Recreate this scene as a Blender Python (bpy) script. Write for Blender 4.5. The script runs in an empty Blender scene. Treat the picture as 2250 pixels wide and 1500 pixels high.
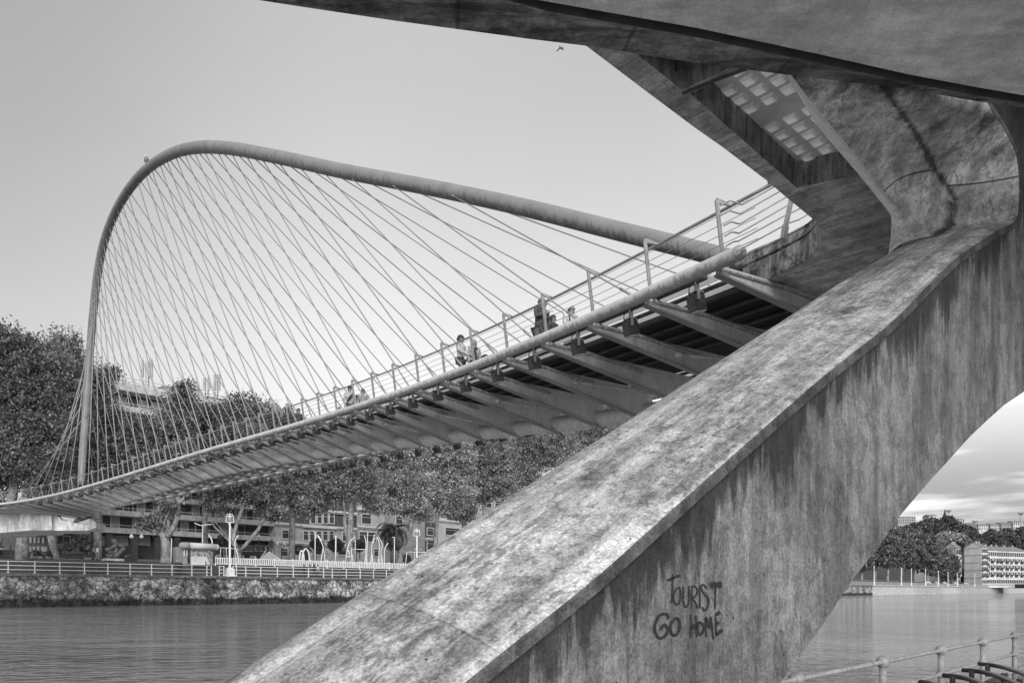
import bpy, bmesh, math, random
import numpy as np
from mathutils import Vector, Matrix, noise
S = bpy.context.scene
COL = S.collection
R = math.radians
random.seed(7)

# ------------------------------------------------------------------ camera, sky, sun, exposure
F = 1700.0; CX = 1125.0; HY = 1296.0; EYE = 1.65          # focal length and horizon in pixels of the 2250 px wide photograph
cam = bpy.data.cameras.new('camera'); camo = bpy.data.objects.new('camera', cam); COL.objects.link(camo)
camo.location = (0, 0, EYE); camo.rotation_euler = (R(90), 0, 0)
cam.sensor_width = 36; cam.lens = 36*F/2250; cam.shift_y = (HY-750)/2250
cam.clip_start = 0.05; cam.clip_end = 6000
S.camera = camo

SUN_EL, SUN_AZ = 24, 172       # azimuth measured clockwise from +Y
W = bpy.data.worlds.new('World'); S.world = W; W.use_nodes = True
nt = W.node_tree; nt.nodes.clear()
def N(t, typ, **kw):
    n = t.nodes.new(typ)
    for k, v in kw.items(): setattr(n, k, v)
    return n
sky = N(nt, 'ShaderNodeTexSky', sky_type='NISHITA', sun_disc=False)
sky.sun_elevation = R(SUN_EL); sky.sun_rotation = R(SUN_AZ); sky.air_density = 1.0; sky.dust_density = 2.0; sky.ozone_density = 1.0
bw = N(nt, 'ShaderNodeRGBToBW'); nt.links.new(sky.outputs[0], bw.inputs[0])
# thin high cloud evens the sky out
even = N(nt, 'ShaderNodeMix', data_type='FLOAT'); even.inputs[0].default_value = 0.86; even.inputs[3].default_value = 6.2
nt.links.new(bw.outputs[0], even.inputs[2])
tc = N(nt, 'ShaderNodeTexCoord'); sep = N(nt, 'ShaderNodeSeparateXYZ'); nt.links.new(tc.outputs['Generated'], sep.inputs[0])
def Mth(t, op, a, b=None, clamp=False):
    n = N(t, 'ShaderNodeMath', operation=op, use_clamp=clamp)
    for i, v in enumerate((a, b)):
        if v is None: continue
        if isinstance(v, (int, float)): n.inputs[i].default_value = v
        else: t.links.new(v, n.inputs[i])
    return n.outputs[0]
def Ramp(t, fac, stops):
    n = N(t, 'ShaderNodeMapRange', interpolation_type='SMOOTHSTEP')
    n.inputs[1].default_value, n.inputs[2].default_value, n.inputs[3].default_value, n.inputs[4].default_value = stops
    t.links.new(fac, n.inputs[0]); return n.outputs[0]
# streaks of cloud low over the horizon, clearer and brighter gaps between them
mp = N(nt, 'ShaderNodeMapping'); mp.inputs['Scale'].default_value = (3, 3, 25); mp.inputs['Rotation'].default_value = (0.02, 0.05, 0)
nt.links.new(tc.outputs['Generated'], mp.inputs[0])
ns = N(nt, 'ShaderNodeTexNoise'); ns.inputs['Scale'].default_value = 1.0; ns.inputs['Detail'].default_value = 8; ns.inputs['Roughness'].default_value = 0.55
nt.links.new(mp.outputs[0], ns.inputs[0])
cl = Ramp(nt, ns.outputs[0], (0.44, 0.60, 0.0, 1.0))
low = Ramp(nt, sep.outputs[2], (0.10, 0.24, 1.0, 0.0))
cloud = Mth(nt, 'MULTIPLY', cl, low)
grad = Ramp(nt, sep.outputs[2], (0.08, 0.62, 1.52, 0.80))
# the sky is greyer towards the left (imitates lens vignetting)
side = Ramp(nt, sep.outputs[0], (-0.60, -0.10, 0.68, 1.0))
base = Mth(nt, 'MULTIPLY', Mth(nt, 'MULTIPLY', even.outputs[0], grad), side)
dark = Mth(nt, 'SUBTRACT', 1.04, Mth(nt, 'MULTIPLY', cloud, 0.62))
# very faint veil of high cloud over the whole sky
n2 = N(nt, 'ShaderNodeTexNoise'); n2.inputs['Scale'].default_value = 2.2; n2.inputs['Detail'].default_value = 6; nt.links.new(tc.outputs['Generated'], n2.inputs[0])
base = Mth(nt, 'MULTIPLY', base, Ramp(nt, n2.outputs[0], (.3, .7, .96, 1.05)))
val = Mth(nt, 'MULTIPLY', base, dark)
bg = N(nt, 'ShaderNodeBackground'); nt.links.new(val, bg.inputs[0]); bg.inputs[1].default_value = 0.12
wo = N(nt, 'ShaderNodeOutputWorld'); nt.links.new(bg.outputs[0], wo.inputs[0])

sl = bpy.data.lights.new('sun', 'SUN'); so = bpy.data.objects.new('sun', sl); COL.objects.link(so)
sl.energy = 2.8; sl.angle = R(45); sl.color = (1, 1, 1)
sd = Vector((math.sin(R(SUN_AZ))*math.cos(R(SUN_EL)), math.cos(R(SUN_AZ))*math.cos(R(SUN_EL)), math.sin(R(SUN_EL))))
so.rotation_euler = (-sd).to_track_quat('-Z', 'Y').to_euler()
S.view_settings.view_transform = 'Standard'; S.view_settings.look = 'None'; S.view_settings.exposure = 0.0; S.view_settings.gamma = 1.0
S.render.engine = 'CYCLES'
S.cycles.max_bounces = 6; S.cycles.diffuse_bounces = 3; S.cycles.transparent_max_bounces = 8

# ------------------------------------------------------------------ helpers
V = Vector
def U(x, y, D):
    """pixel of the photograph + distance -> point of the place"""
    return V(((x-CX)/F*D, D, EYE+(HY-y)/F*D))
def UZ(x, y, Z):
    D = F*Z/(HY-y); return U(x, y, D)          # Z is height above the eye
def thing(name, label, cat, loc=(0, 0, 0), group=None, kind=None):
    o = bpy.data.objects.new(name, None); COL.objects.link(o); o.location = loc; o.empty_display_size = 0.2
    return tag(o, label, cat, group, kind)
def tag(o, label=None, cat=None, group=None, kind=None):
    if label: o['label'] = label
    if cat: o['category'] = cat
    if group: o['group'] = group
    if kind: o['kind'] = kind
    return o
def adopt(o, parent, world=True):
    o.parent = parent
    if world and parent.type == 'EMPTY': o.matrix_parent_inverse = Matrix.Translation(-V(parent.location))
def copy_tree(o, parent=None):
    c = o.copy(); COL.objects.link(c); c.parent = parent
    if parent: c.matrix_parent_inverse = o.matrix_parent_inverse.copy()
    for ch in list(o.children): copy_tree(ch, c)
    return c
class MB:
    def __init__(s): s.v = []; s.f = []; s.att = []
    def add(s, vs, fs):
        b = len(s.v); s.v += [tuple(p) for p in vs]; s.f += [tuple(i+b for i in f) for f in fs]; return s
    def quad(s, a, b, c, d): return s.add([a, b, c, d], [(0, 1, 2, 3)])
    def box(s, c, h, rz=0, ax=None):
        c = V(c)
        if ax is None:
            x = V((math.cos(rz), math.sin(rz), 0)); y = V((-math.sin(rz), math.cos(rz), 0)); z = V((0, 0, 1))
        else: x, y, z = [V(a) for a in ax]
        vs = [c+x*(i*h[0])+y*(j*h[1])+z*(k*h[2]) for i in (-1, 1) for j in (-1, 1) for k in (-1, 1)]
        return s.add(vs, [(0, 1, 3, 2), (4, 6, 7, 5), (0, 4, 5, 1), (2, 3, 7, 6), (0, 2, 6, 4), (1, 5, 7, 3)])
    def beam(s, a, b, w, h, up=(0, 0, 1)):
        a = V(a); b = V(b); d = (b-a); L = d.length
        if L < 1e-6: return s
        d /= L; sd_ = d.cross(V(up))
        if sd_.length < 1e-4: sd_ = d.cross(V((1, 0, 0)))
        sd_.normalize(); u = sd_.cross(d)
        return s.box((a+b)/2, (L/2, w/2, h/2), ax=(d, sd_, u))
    def tube(s, pts, r, n=8, cap=True):
        pts = [V(p) for p in pts]; m = len(pts)
        rs = list(r) if hasattr(r, '__len__') else [r]*m
        vs = []; fs = []; pn = None
        for i, p in enumerate(pts):
            t = (pts[min(i+1, m-1)]-pts[max(i-1, 0)]); t = t.normalized() if t.length > 1e-9 else V((0, 0, 1))
            if pn is None:
                pn = t.cross(V((0, 0, 1)))
                if pn.length < .05: pn = t.cross(V((1, 0, 0)))
            pn = (pn-t*pn.dot(t)).normalized(); b = t.cross(pn)
            for k in range(n):
                a = 2*math.pi*k/n; vs.append(p+(pn*math.cos(a)+b*math.sin(a))*rs[i])
        for i in range(m-1):
            for k in range(n):
                k2 = (k+1) % n; fs.append((i*n+k, i*n+k2, (i+1)*n+k2, (i+1)*n+k))
        if cap: fs.append(tuple(range(n))[::-1]); fs.append(tuple((m-1)*n+k for k in range(n)))
        return s.add(vs, fs)
    def ball(s, c, r, n=8, m=6, sc=(1, 1, 1)):
        c = V(c); vs = []; fs = []
        for j in range(m+1):
            th = math.pi*j/m
            for k in range(n):
                a = 2*math.pi*k/n
                vs.append(c+V((r*sc[0]*math.sin(th)*math.cos(a), r*sc[1]*math.sin(th)*math.sin(a), r*sc[2]*math.cos(th))))
        for j in range(m):
            for k in range(n):
                k2 = (k+1) % n; fs.append((j*n+k, (j+1)*n+k, (j+1)*n+k2, j*n+k2))
        return s.add(vs, fs)
    def prism(s, poly, vec):
        vec = V(vec); a = [V(p) for p in poly]; n = len(a)
        return s.add(a+[p+vec for p in a], [tuple(range(n)), tuple(range(n, 2*n))[::-1]]+[(i, i+n, (i+1) % n+n, (i+1) % n) for i in range(n)])
    def grid(s, rows):
        m = len(rows[0]); vs = [p for r in rows for p in r]
        return s.add(vs, [(i*m+j, i*m+j+1, (i+1)*m+j+1, (i+1)*m+j) for i in range(len(rows)-1) for j in range(m-1)])
    def build(s, name, mat, parent=None, smooth=False, local=False, fixn=True):
        me = bpy.data.meshes.new(name); me.from_pydata(s.v, [], s.f)
        if fixn:
            b = bmesh.new(); b.from_mesh(me); bmesh.ops.recalc_face_normals(b, faces=b.faces); b.to_mesh(me); b.free()
        if smooth: me.polygons.foreach_set('use_smooth', [True]*len(me.polygons))
        me.materials.append(mat)
        o = bpy.data.objects.new(name, me); COL.objects.link(o)
        if parent: adopt(o, parent, not local)
        return o
def leafmesh(name, P, size, mat, parent, rng, flat=0.0):
    n = len(P); a = rng.normal(size=(n, 3)); a[:, 2] *= (1-flat); a /= np.linalg.norm(a, axis=1)[:, None]+1e-9
    b = rng.normal(size=(n, 3)); b -= (a*b).sum(1)[:, None]*a; b /= np.linalg.norm(b, axis=1)[:, None]+1e-9
    sz = size*(0.6+0.8*rng.random(n))[:, None]
    v = np.stack([P-a*sz, P-b*sz*.55, P+a*sz, P+b*sz*.55], 1).reshape(-1, 3)
    me = bpy.data.meshes.new(name); me.vertices.add(4*n); me.vertices.foreach_set('co', v.ravel())
    me.loops.add(4*n); me.loops.foreach_set('vertex_index', np.arange(4*n)); me.polygons.add(n)
    me.polygons.foreach_set('loop_start', np.arange(0, 4*n, 4)); me.polygons.foreach_set('loop_total', np.full(n, 4))
    me.update(calc_edges=True); me.materials.append(mat)
    o = bpy.data.objects.new(name, me); COL.objects.link(o)
    if parent: adopt(o, parent)
    return o
def filled(outer, holes, name, mat, parent, zdir=(0, 0, 1)):
    """planar face with holes"""
    b = bmesh.new()
    for loop in [outer]+holes:
        vs = [b.verts.new(p) for p in loop]
        for i in range(len(vs)): b.edges.new((vs[i], vs[(i+1) % len(vs)]))
    bmesh.ops.triangle_fill(b, use_beauty=True, use_dissolve=False, edges=b.edges[:], normal=V(zdir))
    return b

# ------------------------------------------------------------------ materials (a black and white picture: every colour is a grey)
def new_mat(name):
    m = bpy.data.materials.new(name); m.use_nodes = True; t = m.node_tree
    return m, t, t.nodes['Principled BSDF']
def posn(t): return N(t, 'ShaderNodeNewGeometry').outputs['Position']
def scaled(t, vec, sc, rot=None):
    m = N(t, 'ShaderNodeMapping'); m.inputs['Scale'].default_value = sc
    if rot: m.inputs['Rotation'].default_value = rot
    t.links.new(vec, m.inputs[0]); return m.outputs[0]
def axes(t, vec, A, sc):
    """coordinates along given axes"""
    c = N(t, 'ShaderNodeCombineXYZ')
    for i, a in enumerate(A):
        d = N(t, 'ShaderNodeVectorMath', operation='DOT_PRODUCT'); t.links.new(vec, d.inputs[0]); d.inputs[1].default_value = a
        t.links.new(Mth(t, 'MULTIPLY', d.outputs['Value'], sc[i]), c.inputs[i])
    return c.outputs[0]
def noi(t, vec, scale, detail=6, rough=.55, dist=0):
    n = N(t, 'ShaderNodeTexNoise'); n.inputs['Scale'].default_value = scale; n.inputs['Detail'].default_value = detail
    n.inputs['Roughness'].default_value = rough; n.inputs['Distortion'].default_value = dist; t.links.new(vec, n.inputs[0]); return n.outputs[0]
def col(t, v, p):
    t.links.new(v, p.inputs['Base Color'])
def bump(t, p, h, strength, dist):
    b = N(t, 'ShaderNodeBump'); b.inputs['Strength'].default_value = strength; b.inputs['Distance'].default_value = dist
    t.links.new(h, b.inputs['Height']); t.links.new(b.outputs[0], p.inputs['Normal'])
def plain(name, v, rough=.6, var=.25, scale=3.0, metal=0, streak=0):
    m, t, p = new_mat(name); P = posn(t)
    n = noi(t, P, scale); x = Ramp(t, n, (.3, .7, 1-var, 1+var))
    x = Mth(t, 'MULTIPLY', x, v)
    if streak:
        s_ = noi(t, scaled(t, P, (scale*2, scale*2, scale*.15)), 1.0)
        x = Mth(t, 'MULTIPLY', x, Ramp(t, s_, (.35, .65, 1-streak, 1.0)))
    col(t, x, p); p.inputs['Roughness'].default_value = rough; p.inputs['Metallic'].default_value = metal
    return m
def concrete(name, base, A=None, along=(1, 1, 1), streak=.5, blot=.45, spots=.5, fine=.25, dirt=0, top=None, sscale=1.6, pits=True, seams=None, lo=.40, hi=.56, boards=(), flecks=0, cracks=0):
    """weathered board-marked concrete: run stains, blotches of lichen, pits, fine grain"""
    m, t, p = new_mat(name); P = posn(t)
    A = A or [(1, 0, 0), (0, 1, 0), (0, 0, 1)]
    q = axes(t, P, A, along)
    s1 = noi(t, q, sscale, 11, .70, .3)
    s2 = noi(t, axes(t, P, A, [a*3.1 for a in along]), sscale, 6, .6)
    b1 = noi(t, P, 1.1, 10, .70); b2 = noi(t, P, 5.0, 10, .78)
    f1 = noi(t, P, 55, 4, .7)
    x = Ramp(t, s1, (lo, hi, 1-streak, 1.08))
    x = Mth(t, 'MULTIPLY', x, Ramp(t, s2, (.36, .6, 1-streak*.6, 1.05)))
    x = Mth(t, 'MULTIPLY', x, Ramp(t, b1, (.35, .6, 1-blot, 1.1)))
    x = Mth(t, 'MULTIPLY', x, Ramp(t, b2, (.40, .55, 1-spots, 1.06)))
    x = Mth(t, 'MULTIPLY', x, Ramp(t, f1, (.3, .7, 1-fine, 1+fine)))
    if flecks:      # small dark flecks of lichen, drawn out along the surface
        fk = noi(t, axes(t, P, A, [12 if a < 1 else 24 for a in along]), 1.0, 4, .65); fk2 = noi(t, P, 1.6, 4)
        x = Mth(t, 'MULTIPLY', x, Ramp(t, Mth(t, 'ADD', fk, Mth(t, 'MULTIPLY', Mth(t, 'SUBTRACT', fk2, .5), .35)), (.52, .63, 1.0, 1-flecks)))
    if cracks:
        wv_ = N(t, 'ShaderNodeVectorMath', operation='ADD'); t.links.new(P, wv_.inputs[0]); sc_ = N(t, 'ShaderNodeVectorMath', operation='SCALE'); nz = N(t, 'ShaderNodeTexNoise'); nz.inputs['Scale'].default_value = 1.8; nz.inputs['Detail'].default_value = 8; t.links.new(P, nz.inputs[0]); t.links.new(nz.outputs['Color'], sc_.inputs[0]); sc_.inputs['Scale'].default_value = .9; t.links.new(sc_.outputs[0], wv_.inputs[1])
        vc = N(t, 'ShaderNodeTexVoronoi', feature='DISTANCE_TO_EDGE'); vc.inputs['Scale'].default_value = .75; t.links.new(wv_.outputs[0], vc.inputs[0])
        ck = Mth(t, 'MULTIPLY', Ramp(t, vc.outputs['Distance'], (.0, .007, 1.0, 0.0)), Ramp(t, noi(t, P, .7, 2), (.48, .56, 0, 1)))
        x = Mth(t, 'MULTIPLY', x, Mth(t, 'SUBTRACT', 1.0, Mth(t, 'MULTIPLY', ck, cracks)))
    if pits:
        vo = N(t, 'ShaderNodeTexVoronoi'); vo.inputs['Scale'].default_value = 11; t.links.new(P, vo.inputs[0])
        scv = N(t, 'ShaderNodeSeparateColor'); t.links.new(vo.outputs['Color'], scv.inputs[0]); big_ = Mth(t, 'MULTIPLY', Mth(t, 'POWER', scv.outputs[0], 4.0), .11)
        hole = Ramp(t, Mth(t, 'SUBTRACT', vo.outputs['Distance'], big_), (.0, .03, .12, 1.0)); x = Mth(t, 'MULTIPLY', x, hole)
    for ax_, sp_, wd_, am_ in boards:      # straight formwork joints
        d = N(t, 'ShaderNodeVectorMath', operation='DOT_PRODUCT'); t.links.new(P, d.inputs[0]); d.inputs[1].default_value = tuple(V(ax_).normalized()/sp_)
        fr = Mth(t, 'FRACT', Mth(t, 'ADD', d.outputs['Value'], 100.37)); ds = Mth(t, 'ABSOLUTE', Mth(t, 'SUBTRACT', fr, .5))
        x = Mth(t, 'MULTIPLY', x, Ramp(t, ds, (.5*0+.0, wd_/sp_, 1-am_, 1.0)))
        cell = Mth(t, 'FLOOR', Mth(t, 'ADD', d.outputs['Value'], 100.87)); wn = N(t, 'ShaderNodeTexWhiteNoise', noise_dimensions='1D'); t.links.new(cell, wn.inputs[1])
        x = Mth(t, 'MULTIPLY', x, Ramp(t, wn.outputs[0], (0, 1, 1-am_*.35, 1+am_*.2)))
    if top:        # dirt washing down from an edge: plane point, plane normal (in-wall, pointing down), reach
        o_, n_, reach, amt = top
        d = N(t, 'ShaderNodeVectorMath', operation='SUBTRACT'); t.links.new(P, d.inputs[0]); d.inputs[1].default_value = o_
        e = N(t, 'ShaderNodeVectorMath', operation='DOT_PRODUCT'); t.links.new(d.outputs[0], e.inputs[0]); e.inputs[1].default_value = n_
        w = noi(t, scaled(t, P, (3.0, 3.0, .45)), 1.0, 11, .74)
        g = Mth(t, 'MULTIPLY', Ramp(t, Mth(t, 'SUBTRACT', e.outputs['Value'], Mth(t, 'MULTIPLY', Mth(t, 'SUBTRACT', w, .42), 3.4*reach)), (0, reach*.40, 1, 0)), amt)
        x = Mth(t, 'MULTIPLY', x, Mth(t, 'SUBTRACT', 1.0, g))
    if dirt:
        at = N(t, 'ShaderNodeAttribute', attribute_name='dirt')
        w = noi(t, P, 3.0, 8, .7)
        g = Mth(t, 'MULTIPLY', Ramp(t, Mth(t, 'ADD', at.outputs['Fac'], Mth(t, 'MULTIPLY', Mth(t, 'SUBTRACT', w, .5), 1.6)), (.35, .8, 0, 1)), dirt)
        x = Mth(t, 'MULTIPLY', x, Mth(t, 'SUBTRACT', 1.0, g))
    x = Mth(t, 'MULTIPLY', x, base)
    col(t, x, p); p.inputs['Roughness'].default_value = .85
    bump(t, p, Mth(t, 'ADD', b2, Mth(t, 'MULTIPLY', f1, .5)), .45, .012)
    return m
def leafmat(name, v, trans=.25, spread=.9):
    m, t, p = new_mat(name)
    g = N(t, 'ShaderNodeNewGeometry'); r = g.outputs['Random Per Island']
    x = Mth(t, 'POWER', r, 2.0); x = Mth(t, 'MULTIPLY', x, spread*1.25*v)
    x = Mth(t, 'ADD', x, v*.88)
    big = noi(t, g.outputs['Position'], .35, 3); x = Mth(t, 'MULTIPLY', x, Ramp(t, big, (.35, .65, .7, 1.35))); x = Mth(t, 'MULTIPLY', x, Ramp(t, noi(t, g.outputs['Position'], 1.6, 3), (.35, .65, .60, 1.45)))
    col(t, x, p); p.inputs['Roughness'].default_value = .5
    tr = N(t, 'ShaderNodeBsdfTranslucent'); t.links.new(x, tr.inputs[0])
    mx = N(t, 'ShaderNodeMixShader'); mx.inputs[0].default_value = trans
    out = t.nodes['Material Output']; t.links.new(p.outputs[0], mx.inputs[1]); t.links.new(tr.outputs[0], mx.inputs[2]); t.links.new(mx.outputs[0], out.inputs[0])
    return m
def steelmat(name, v, stain=.6):
    """white bridge paint with grime streaks running down round the tubes"""
    m, t, p = new_mat(name); g = N(t, 'ShaderNodeNewGeometry'); P = g.outputs['Position']
    n1 = noi(t, scaled(t, P, (9, 9, 1.2)), 1.0, 8, .7); n2 = noi(t, P, 1.3, 5); n3 = noi(t, P, 14, 5, .7)
    sp = N(t, 'ShaderNodeSeparateXYZ'); t.links.new(g.outputs['Normal'], sp.inputs[0])
    # grime clings to the lower half of the tube, broken up into streaks
    k = Mth(t, 'ADD', Mth(t, 'MULTIPLY', sp.outputs[2], -.22), n1)
    gr = Ramp(t, k, (.50, .66, 0, stain))
    x = Mth(t, 'MULTIPLY', Mth(t, 'SUBTRACT', 1.0, gr), Ramp(t, n2, (.3, .7, .86, 1.06)))
    x = Mth(t, 'MULTIPLY', x, Ramp(t, n3, (.3, .7, .92, 1.05)))
    col(t, Mth(t, 'MULTIPLY', x, v), p); p.inputs['Roughness'].default_value = .5
    return m
LD = V((5.31, 4.83, 4.186)).normalized()                 # direction of the leaning leg
LP = V((.7427, .6696, 0)); LN = V((.6696, -.7427, 0))     # its side wall: direction along, normal towards the viewer
LO = V((-.2, 3.3, EYE-.396))
LDn = (LD-LN*LD.dot(LN)).normalized(); LDOWN = LDn.cross(LN).normalized()
if LDOWN.z > 0: LDOWN = -LDOWN
LX = LD.cross(V((0, 0, 1))).normalized(); LZ = LX.cross(LD)
mat = {}
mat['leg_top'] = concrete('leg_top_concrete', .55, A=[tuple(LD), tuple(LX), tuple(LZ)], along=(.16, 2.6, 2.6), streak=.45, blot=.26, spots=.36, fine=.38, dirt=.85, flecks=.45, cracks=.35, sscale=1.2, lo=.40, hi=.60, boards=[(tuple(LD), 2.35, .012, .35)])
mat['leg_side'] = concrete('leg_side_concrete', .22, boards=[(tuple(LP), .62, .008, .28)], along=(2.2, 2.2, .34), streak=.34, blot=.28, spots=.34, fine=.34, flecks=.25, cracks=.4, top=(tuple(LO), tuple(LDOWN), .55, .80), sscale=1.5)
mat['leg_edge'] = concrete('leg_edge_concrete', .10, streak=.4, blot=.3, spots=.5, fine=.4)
mat['soffit'] = concrete('landing_soffit_concrete', .62, boards=[((.7, .7, 0), 1.35, .02, .4), ((-.7, .7, 0), .8, .012, .25)], A=[(.7, .7, 0), (-.7, .7, 0), (0, 0, 1)], along=(2.2, .5, 1), streak=.32, blot=.30, spots=.32, fine=.3)
mat['ramp'] = concrete('ramp_soffit_concrete', .70, boards=[((1, .1, 0), 2.9, .012, .2)], along=(.5, 1.5, 1), streak=.16, blot=.15, spots=.14, fine=.15, pits=False)
mat['ramp_edge'] = concrete('ramp_edge_concrete', .34, boards=[((1, .1, 0), 1.45, .03, .55)], along=(.6, 2.5, 1), streak=.6, blot=.5, spots=.5, fine=.2)
mat['lip'] = concrete('landing_lip_concrete', .40, along=(4, 4, .6), streak=.5, blot=.4, spots=.7, fine=.35)
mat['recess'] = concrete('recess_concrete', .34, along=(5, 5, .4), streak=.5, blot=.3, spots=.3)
def translucent(name, v, mixf, rough=.5):
    m, t, p = new_mat(name); x = Mth(t, 'MULTIPLY', Ramp(t, noi(t, posn(t), 4), (.3, .7, .85, 1.1)), v); col(t, x, p); p.inputs['Roughness'].default_value = rough
    tr = N(t, 'ShaderNodeBsdfTranslucent'); t.links.new(x, tr.inputs[0]); mx = N(t, 'ShaderNodeMixShader'); mx.inputs[0].default_value = mixf
    t.links.new(p.outputs[0], mx.inputs[1]); t.links.new(tr.outputs[0], mx.inputs[2]); t.links.new(mx.outputs[0], t.nodes['Material Output'].inputs[0]); return m
mat['ceil'] = translucent('recess_ceiling_panel', .5, .12)
mat['glassblock'] = translucent('glass_block', .8, .33, .25)
mat['edge_light'] = plain('edge_light_paint', .75, .8, .1, 8)  # pale tone stands in for skylight catching the knee edge
mat['abut'] = concrete('abutment_concrete', .62, along=(1.5, 1.5, .2), streak=.3, blot=.2, spots=.2, fine=.1, sscale=.9, pits=False)
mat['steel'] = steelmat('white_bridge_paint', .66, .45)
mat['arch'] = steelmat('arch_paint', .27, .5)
mat['flange'] = steelmat('shaded_flange_paint', .40, .35)  # same paint as the ribs, darkened to put shade into the colour
mat['web'] = steelmat('rib_paint', .84, .2)
mat['cable'] = plain('cable_steel', .30, .4, .1, 1)
mat['inox'] = plain('brushed_steel_rail', .34, .35, .15, 6, metal=.3)
mat['deckdark'] = plain('deck_carpet', .012, .9, .2, 2)
mat['beam'] = plain('deck_beam_paint', .06, .6, .3, 4)
m, t, p = new_mat('deck_glass'); col(t, Mth(t, 'MULTIPLY', Ramp(t, noi(t, posn(t), 3), (.3, .7, .85, 1.05)), .7), p); p.inputs['Roughness'].default_value = .4
tr = N(t, 'ShaderNodeBsdfTranslucent'); tr.inputs[0].default_value = (.8, .8, .8, 1); mx = N(t, 'ShaderNodeMixShader'); mx.inputs[0].default_value = .75
t.links.new(p.outputs[0], mx.inputs[1]); t.links.new(tr.outputs[0], mx.inputs[2]); t.links.new(mx.outputs[0], t.nodes['Material Output'].inputs[0]); mat['glass'] = m
mat['lamp'] = plain('floodlight_housing', .05, .45, .3, 12)
mat['lampglass'] = plain('floodlight_front', .35, .2, .2, 12)
mat['paint'] = plain('graffiti_paint', .018, .7, .5, 25)
mat['rail'] = plain('quay_rail_paint', .30, .5, .3, 18)
mat['white'] = plain('white_paint', .78, .5, .08, 2)
mat['black'] = plain('black_paint', .022, .35, .2, 8)
mat['dark'] = plain('dark_paint', .045, .6, .3, 2)
mat['window'] = plain('window_glass', .03, .12, .5, .5)
mat['shade'] = plain('window_blind', .33, .6, .25, .8)
mat['bark'] = concrete('plane_tree_bark', .36, along=(3, 3, 1.2), streak=.4, blot=.4, spots=.4, fine=.2, pits=False, sscale=1)
mat['leafA'] = leafmat('dark_leaves', .125)
mat['leafB'] = leafmat('mid_leaves', .20)
mat['leafC'] = leafmat('bright_leaves', .27)
mat['leafD'] = leafmat('far_leaves', .13, .1, .5)
mat['leafE'] = leafmat('hill_leaves', .085, .1, .35)
mat['palm'] = leafmat('palm_fronds', .045, .1)
mat['facadeA'] = concrete('balcony_concrete', .50, along=(1, 1, 1), streak=.15, blot=.15, spots=.1, fine=.1, pits=False)
mat['facadeDark'] = plain('dark_facade', .07, .8, .3, .6)
mat['stone'] = concrete('pale_stone', .50, along=(1, 1, 1), streak=.2, blot=.2, spots=.15, fine=.1, pits=False)
mat['brick'] = plain('dark_brick', .10, .9, .25, 1.5)
mat['midwall'] = plain('grey_wall', .36, .9, .15, .8)
mat['lightwall'] = plain('light_wall', .58, .9, .1, .3)
mat['roof'] = plain('tiled_roof', .22, .9, .25, 1.5)
mat['trim'] = plain('white_trim', .70, .8, .08, 1)
mat['statue'] = plain('bronze_statue', .10, .5, .4, 3)
mat['skin'] = plain('skin', .30, .5, .08, 5)
mat['hair'] = plain('hair', .03, .7, .3, 20)
mat['gull'] = plain('bird_feathers', .16, .7, .4, 8)
def cloth(v): return plain('cloth_%02d' % int(v*100), v, .85, .25, 6)
# river: dark water with wind ripples
m, t, p = new_mat('river_water'); P = posn(t)
p.inputs['Base Color'].default_value = (.20, .20, .20, 1); p.inputs['Roughness'].default_value = .04; p.inputs['IOR'].default_value = 3.0
w1 = noi(t, scaled(t, P, (1.0, 1.7, 1), (0, 0, R(-20))), 1.3, 3, .5, .5); w2 = noi(t, scaled(t, P, (1, 1.8, 1), (0, 0, R(-20))), 4.2, 4, .6, .3); w3 = noi(t, P, .075, 3)
w0 = noi(t, scaled(t, P, (1.0, 2.2, 1), (0, 0, R(-12))), .38, 4, .6, .5); h = Mth(t, 'ADD', Mth(t, 'MULTIPLY', w0, .5), Mth(t, 'ADD', Mth(t, 'MULTIPLY', w1, 1.0), Mth(t, 'MULTIPLY', w2, .10))); h = Mth(t, 'MULTIPLY', h, Ramp(t, w3, (.40, .60, .45, 1.5)))
bump(t, p, h, 1.0, .42); mat['water'] = m
# rubble wall: big irregular stones, dark joints, weeds and a wet foot
m, t, p = new_mat('rubble_wall'); P = posn(t)
q = axes(t, P, [(.677, .736, 0), (0, 0, 1), (-.736, .677, 0)], (1, 1, 1))
dn = noi(t, q, 1.2, 4); 
ad = N(t, 'ShaderNodeVectorMath', operation='SCALE'); cm = N(t, 'ShaderNodeCombineXYZ'); t.links.new(dn, cm.inputs[0]); t.links.new(noi(t, q, 1.7, 4), cm.inputs[1]); t.links.new(cm.outputs[0], ad.inputs[0]); ad.inputs['Scale'].default_value = .9
vv = N(t, 'ShaderNodeVectorMath', operation='ADD'); t.links.new(q, vv.inputs[0]); t.links.new(ad.outputs[0], vv.inputs[1])
v1 = N(t, 'ShaderNodeTexVoronoi', feature='DISTANCE_TO_EDGE'); v1.inputs['Scale'].default_value = 1.3; t.links.new(vv.outputs[0], v1.inputs[0])
v2 = N(t, 'ShaderNodeTexVoronoi'); v2.inputs['Scale'].default_value = 1.3; t.links.new(vv.outputs[0], v2.inputs[0])
x = Ramp(t, v1.outputs['Distance'], (.008, .075, .15, 1.0))
sc = N(t, 'ShaderNodeSeparateColor'); t.links.new(v2.outputs['Color'], sc.inputs[0])
x = Mth(t, 'MULTIPLY', x, Ramp(t, sc.outputs[0], (0, 1, .5, 1.25)))
x = Mth(t, 'MULTIPLY', x, Ramp(t, noi(t, P, 2.2, 8, .7), (.38, .6, .35, 1.2)))
x = Mth(t, 'MULTIPLY', x, Ramp(t, noi(t, P, .35, 6, .7), (.40, .54, .42, 1.0)))
sp = N(t, 'ShaderNodeSeparateXYZ'); t.links.new(P, sp.inputs[0])
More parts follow.
